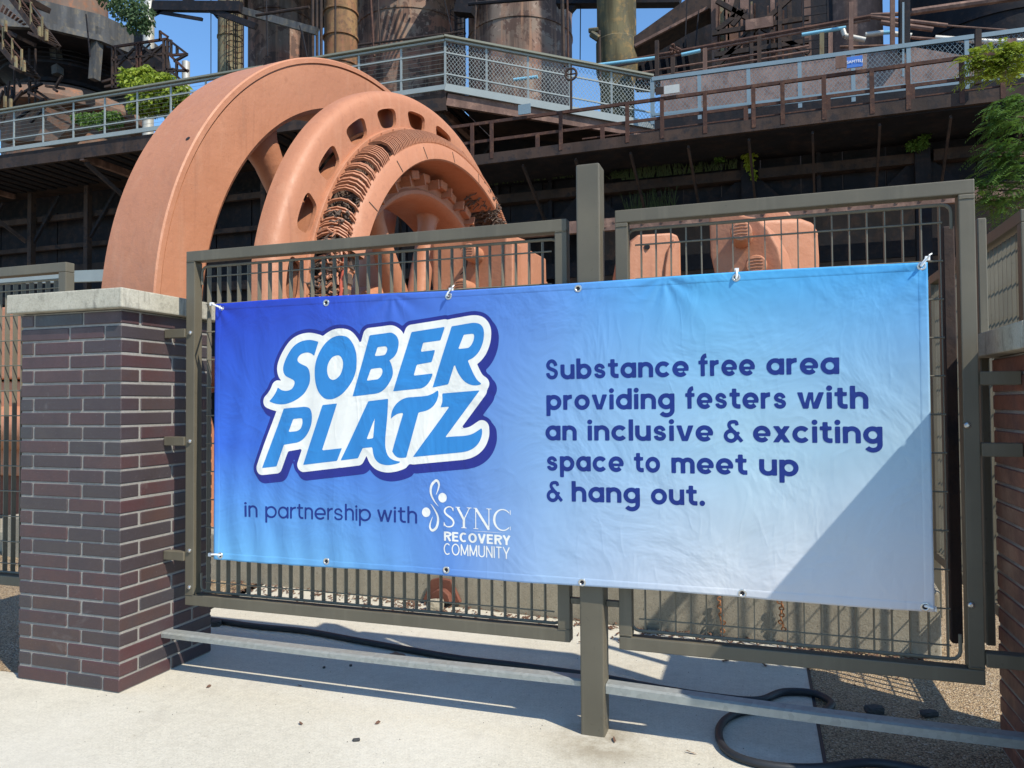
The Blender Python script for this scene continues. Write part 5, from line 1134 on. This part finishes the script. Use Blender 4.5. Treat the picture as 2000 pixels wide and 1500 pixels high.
def shrub(label, pts, Y, mt, size, n_, group=None, cat_='shrub', fronds=False):
    root = empty('leafy_shrub', label, cat_, group); mb = MB(); st_ = MB(); base = at(pts[0][0], pts[0][1]+pts[0][3]*1.0, Y+.2); base = V((base.x, base.y, base.z))
    for x, y, rx, ry in pts:
        c = at(x, y, Y); s = (c-CP).length/FPX; leaves(mb, c, (rx*s, rx*s*.7, ry*s), int(n_*rx*ry/400)+4, size); st_.tube([base, (base+c)/2+V((random.uniform(-.1, .1), 0, .1)), c], .02, 5)
    mb.build('foliage', M[mt], root, fix=False); st_.build('stem', M['bark'], root, smooth=True)
shrub('bright yellow green shrub growing on the walkway behind the railing', [(300, 180, 45, 28), (262, 160, 26, 22), (285, 142, 14, 14), (245, 145, 10, 10), (340, 182, 28, 18), (295, 205, 40, 14), (325, 160, 20, 16)], 19.5, 'leafy', .20, 420)
shrub('low green scrub below the bright shrub behind the railing', [(200, 235, 40, 10), (160, 230, 18, 9), (222, 228, 20, 10)], 19.2, 'leafm', .14, 420)
shrub('tree top on the furnace platform against the sky', [(245, 10, 30, 24), (275, 28, 24, 24), (215, -2, 24, 12), (285, 52, 10, 14), (262, 48, 16, 12)], 27, 'leafg', .22, 300, cat_='tree')
shrub('bright trailing plant hanging from the dark ledge at centre right', [(1452, 290, 14, 6), (1462, 300, 12, 8), (1475, 292, 10, 5), (1463, 318, 6, 12), (1472, 340, 4, 10)], 19.1, 'leafy', .10, 900)
shrub('small dark green plant left of the bright trailing plant', [(1410, 290, 9, 12), (1405, 305, 8, 10)], 19.1, 'leafm', .10, 700)
shrub('twiggy tuft on the column top under the right walkway', [(1792, 282, 18, 10), (1806, 262, 8, 12)], 19.0, 'leafm', .08, 700)
GT = MB()
def tufts(x0, x1, y, Y, n_, hmin, hmax):
    for _ in range(n_):
        x = random.uniform(x0, x1); p = at(x, y+(x-x0)*-.10, Y); h = random.uniform(hmin, hmax); b = random.uniform(-.12, .12); q = p+V((b, -random.uniform(0, .15), h)); r_ = p+V((b*2.1, -.2, h*.85)); GT.add([p-V((.008, 0, 0)), p+V((.008, 0, 0)), q+V((.006, 0, 0)), q-V((.006, 0, 0)), r_], [(0, 1, 2, 3), (3, 2, 4)])
tufts(1215, 1330, 352, 19.25, 150, .12, .5); tufts(1330, 1440, 340, 19.25, 110, .08, .25); tufts(1220, 1320, 415, 19.3, 90, .2, .55); tufts(930, 1120, 365, 19.25, 60, .05, .2); tufts(1190, 1225, 350, 19.2, 60, .05, .2)
o = GT.build('ledge_grass', M['grass'], fix=False); o['kind'] = 'stuff'; o['label'] = 'thin grass growing along the dark steel ledges'; 
RTc = empty('locust_tree', 'feathery green tree reaching in from the right edge over the fence', 'tree', loc=(4.2, 8.0, 0))
mb = MB(); bk = MB()
mbL = MB(); off = V((4.2, 8.0, 0))
trunk = [V((4.6, 8.4, -.1)), V((4.5, 8.3, 2)), V((4.45, 8.2, 4)), V((4.3, 8.1, 6))]
bk.tube([p-off for p in trunk], [.16, .13, .10, .05], 10)
for (x, y, rx, ry, n_) in ((1975, 228, 26, 22, 42), (1955, 235, 16, 18, 22), (1985, 300, 30, 26, 48), (1950, 305, 22, 16, 26), (1930, 298, 10, 6, 6), (1975, 365, 30, 28, 52), (1945, 372, 24, 22, 38), (1925, 355, 10, 14, 10), (1940, 405, 18, 10, 16), (1990, 200, 14, 14, 12), (2040, 300, 60, 100, 160)):
    c = at(x, y, 7.6); s = (c-CP).length/FPX
    bk.tube([V((4.4, 8.2, c.z-.2))-off, (V((4.4, 8.2, c.z-.1))+c)/2-off, c-off], [.03, .018, .008], 6)
    for _ in range(int(n_*1.5)):
        p = c+V((random.uniform(-rx, rx)*s, random.uniform(-rx, rx)*s*1.2, random.uniform(-ry, ry)*s)); frond(mbL, p-off, (random.uniform(-1, .3), random.uniform(-1, .6), random.uniform(-.1, .5)), random.uniform(.10, .20), random.uniform(.03, .055), 9)
mbL.build('foliage', M['leafm'], RTc, fix=False); bk.build('trunk', M['bark'], RTc, smooth=True)
r = empty('overhanging_branch', 'sunlit leafy branch over the rusty handrail at the top right', 'branch'); mb = MB()
for (x, y, rx, ry, n_) in ((1925, 115, 24, 12, 26), (1950, 125, 20, 16, 22), (1980, 120, 24, 20, 34), (1960, 150, 14, 12, 10), (1915, 140, 8, 12, 8), (1990, 105, 12, 8, 12)):
    c = at(x, y, 9.); s = (c-CP).length/FPX
    for _ in range(n_*2): frond(mb, c+V((random.uniform(-rx, rx)*s, random.uniform(-.1, .1), random.uniform(-ry, ry)*s)), (random.uniform(-1, .5), random.uniform(-1, .6), random.uniform(0, .5)), random.uniform(.14, .24), random.uniform(.05, .08), 7)
mb.build('foliage', M['leafy'], r, fix=False); mb = MB(); mb.tube([at(2040, 110, 9.2), at(1985, 118, 9.1), at(1925, 118, 9.)], [.03, .02, .008], 6); mb.build('twig', M['bark'], r)

# ------------------------------------------------------------------ hose, scraps and other small things on the ground
def hose(pts, rad, label):
    P_ = cat([tuple(p) for p in pts], False, 8); mb = MB(); mb.tube([(x, y, rad) for x, y in P_], rad, 12); o = mb.build('rubber_hose', M['rubber'], smooth=True); return tag(o, label, 'hose')
hp = [atZ(x, y, .02).to_2d()[:] for x, y in ((300, 1196), (415, 1210), (500, 1222), (600, 1232), (700, 1250), (800, 1268), (900, 1285), (1000, 1297), (1135, 1315), (1200, 1326), (1300, 1345), (1400, 1360), (1480, 1366), (1530, 1350), (1590, 1353), (1624, 1372), (1608, 1390))]
hp2 = [atZ(x, y, .02).to_2d()[:] for x, y in ((1600, 1392), (1540, 1388), (1480, 1384), (1430, 1395), (1405, 1420), (1412, 1455), (1450, 1480), (1520, 1495), (1600, 1497), (1700, 1487), (1800, 1502), (1900, 1530))]
hose(hp, .0165, 'thick black rubber hose lying behind the gates'); hose(hp2, .0155, 'black hose loop curling under the kick rail to the lower right')
def rock(x, y, s, mt, label, cat_, nm, sq=(1, 1, .7), z0=0, ang=.5):
    bm = bmesh.new(); bmesh.ops.create_cube(bm, size=1); bmesh.ops.subdivide_edges(bm, edges=bm.edges, cuts=3, use_grid_fill=True)
    rs = random.Random(int(x*7+y))
    for v in bm.verts: v.co = v.co.normalized()*.34+v.co*.55; v.co += V((rs.uniform(-1, 1), rs.uniform(-1, 1), rs.uniform(-1, 1)))*.06; v.co = V((v.co.x*sq[0], v.co.y*sq[1], v.co.z*sq[2]))*s
    me = bpy.data.meshes.new(nm); bm.to_mesh(me); bm.free(); me.materials.append(M[mt]); o = bpy.data.objects.new(nm, me); COL.objects.link(o); p = atZ(x, y, 0); o.location = (p.x, p.y, s*sq[2]*.42+z0); o.rotation_euler = (0, 0, ang); return tag(o, label, cat_)
rock(776, 1291, .066, 'rockb', 'brown broken brick fragment beside the hose in the shade', 'brick fragment', 'brick_fragment', (1.2, .8, .55), 0, -.5)
rock(423, 1222, .05, 'rockd', 'dark lump of slag beside the hose near the left pillar', 'stone', 'stone')
rock(696, 1447, .016, 'rockd', 'small dark pebble lying alone on the sunlit concrete', 'pebble', 'pebble', (1.5, 1, .6))
rock(1708, 1392, .05, 'rockd', 'dark flat stone on the shaded gravel behind the right kick rail', 'stone', 'stone', (1.3, .9, .6)); rock(1815, 1397, .04, 'rockd', 'second dark stone on the shaded gravel near the right pillar', 'stone', 'stone', (1.6, .8, .5))
rock(633, 1305, .012, 'rockd', 'tiny dark stone in the banner shadow left of the middle', 'pebble', 'pebble'); rock(685, 1301, .012, 'rockd', 'tiny dark stone in the banner shadow right of its neighbour', 'pebble', 'pebble')
rock(850, 1192, .09, 'plinth', 'grey rubble chunk at the foot of the plinth by the red bracket', 'rubble', 'rubble_chunk', (1.0, .7, .8), 0, .2)
# curled dead leaves on the slab
for k, (x, y, lb) in enumerate(((585, 1339, 'curled brown leaf at the shadow edge'), (588, 1413, 'thin dark leaf on the open concrete left of centre'), (1350, 1470, 'long rusty seed pod right of the centre post'), (408, 1341, 'small dry leaf just right of the left pillar'), (1200, 1445, 'red brown twig at the foot of the centre post'), (738, 1412, 'faint tan leaf on the concrete in front of SOBER'))):
    p = atZ(x, y, .004); mb = MB(); L_ = .05 if k in (2, 4) else .028; a = random.uniform(0, 3); d = V((cos(a), sin(a), 0))*L_/2; s = V((-sin(a), cos(a), 0))*L_*(.12 if k in (2, 4) else .28)
    mb.add([p-d, p-d*.3+s+V((0, 0, .004)), p+d*.4+s*.8+V((0, 0, .008)), p+d+V((0, 0, .003)), p+d*.4-s*.6, p-d*.3-s], [(0, 1, 2, 3, 4, 5)]); o = mb.build('dead_leaf', M['mulch'] if k != 2 else M['chainr'], fix=False); tag(o, lb, 'leaf')
# mulch scraps along the plinth
mb = MB()
def scrap(p, L_, w_):
    a = random.uniform(0, pi); d = V((cos(a), sin(a), random.uniform(-.1, .25)))*L_/2; s = V((-sin(a), cos(a), 0))*w_/2; h = V((0, 0, .004))
    mb.add([p-d-s, p+d-s*.5, p+d+s*.5, p-d+s, p-d*.8-s+h, p+d*.8-s*.5+h, p+d*.8+s*.5+h, p-d*.8+s+h], [(4, 5, 6, 7), (0, 1, 5, 4), (1, 2, 6, 5), (2, 3, 7, 6), (3, 0, 4, 7)])
for _ in range(1500):
    t = random.random(); q = pA+(pB-pA)*t; off = abs(random.gauss(0, .16))+.01
    if off > .55: continue
    dens = .35+.65*(sin(q.x*5.1)+sin(q.x*2.3+1)+2)/4
    if random.random() > dens: continue
    scrap(V((q.x, q.y-off, .004+random.random()*.006)), random.uniform(.008, .05)*(1.6 if random.random() < .08 else 1), random.uniform(.004, .014))
o = mb.build('mulch_scraps', M['mulch'], fix=False); o['kind'] = 'stuff'; o['label'] = 'scattered bark and leaf scraps along the foot of the plinth'
mb = MB()
for _ in range(420):
    x, y = random.uniform(-3.6, .2), random.uniform(1.6, 4.3); p = V((x, y, .002)); s = random.uniform(.001, .0028); mb.add([p+V((s, 0, 0)), p+V((0, s, 0)), p-V((s, 0, 0)), p-V((0, s, 0)), p+V((0, 0, s))], [(0, 1, 4), (1, 2, 4), (2, 3, 4), (3, 0, 4)])
o = mb.build('grit', M['rockd'], fix=False); o['kind'] = 'stuff'; o['label'] = 'fine dark grit on the concrete slab'
# red bracket on the plinth face
def onpl(x, y, lift=.0):
    d = ray(x, y); n2 = V((nv.x, nv.y, 0)); t = ((pA-CP).dot(n2)-lift)/d.dot(n2); return CP+d*t
r = empty('anchor_bracket', 'dark red iron anchor bracket bolted to the plinth below the banner', 'bracket')
mb = MB(); mb.prism([onpl(x, y, .004) for x, y in ((829, 1172), (846, 1130), (862, 1127), (884, 1132), (903, 1175))], -nv*.03); mb.build('plate', M['rustred'], r, bevel=.004)
mb = MB(); mb.prism([onpl(x, y, .034) for x, y in ((846, 1172), (850, 1155), (860, 1148), (872, 1149), (882, 1158), (887, 1174))], -nv*.05); mb.build('eye', M['rustred'], r, bevel=.006)
# chains on the plinth
def chain(x0, y0, x1, y1, label):
    r = empty('rusty_chain', label, 'chain'); a, b = onpl(x0, y0, .03), onpl(x1, y1, .03); n_ = 9; first = None
    for i in range(n_):
        c = a+(b-a)*((i+.5)/n_)+V((random.uniform(-.008, .008), random.uniform(-.006, .006), 0)); L_ = (b-a).length/n_*.78
        if first is None:
            mb = MB(); mb.tube([V((.012*cos(t), 0, L_*sin(t)*.62)) for t in np.linspace(0, 2*pi, 14)], .0042, 6, False); first = mb.build('link', M['chainr'], r, smooth=True); o = first
        else: o = bpy.data.objects.new('link', first.data); COL.objects.link(o); o.parent = r
        o.location = c; o.rotation_euler = (random.uniform(-.2, .2), random.uniform(-.2, .2), (i % 2)*pi/2+random.uniform(-.3, .3))
chain(1407, 1166, 1411, 1236, 'rust orange chain hanging on the plinth under the middle of the right gate'); chain(1524, 1172, 1529, 1232, 'rusty chain with a bent hook on the plinth right of the other chain')
# loose tails of the cable ties
for x, y, dx, dy, lb in ((881, 566, 6, -9, 'loose white tie tail standing up above SOBER'), (1811, 505, 9, -10, 'loose white tie tail at the upper right corner')):
    mb = MB(); p = at(x, y, BY-.02); mb.tube([p, at(x+dx*.5, y+dy*.7, BY-.04), at(x+dx, y+dy, BY-.03)], [.0032, .003, .002], 6); tag(mb.build('cable_tie_tail', M['white'], smooth=True), lb, 'cable tie')
# clutter in front of the stoves: pipes, brackets and cables
CL = empty('service_pipework', 'thin rusty service pipes and cables strung in front of the stoves', 'pipework')
for x0, y0, x1, y1, w_, mt in ((700, 88, 905, 62, .05, 'steelb'), (698, 96, 905, 70, .03, 'steelb'), (915, 8, 1117, -8, .08, 'steeld'), (724, -5, 731, 110, .06, 'rustr'), (738, -5, 744, 104, .04, 'steelb'), (1098, 0, 1101, 130, .09, 'steelb'), (1108, 0, 1110, 130, .05, 'rustr'), (930, 0, 926, 100, .05, 'steelb'), (500, 30, 604, 14, .07, 'steelb'), (520, 0, 523, 110, .04, 'steeld'), (590, 60, 600, 112, .03, 'steeld'), (655, -5, 655, 110, .05, 'steelb'), (1170, 60, 1172, 160, .07, 'steelb'), (1150, 60, 1168, 58, .10, 'grn'), (1155, 66, 1170, 76, .14, 'grn')):
    a, b = at(x0, y0, 30.5 if x0 > 1140 else 31.6), at(x1, y1, 30.5 if x0 > 1140 else 31.6); a.y -= 1.6; b.y -= 1.6; mb = MB(); a = at(x0, y0, a.y); b = at(x1, y1, b.y); mb.tube([a, b], w_, 6); mb.build('pipe', M[mt], CL, smooth=True)
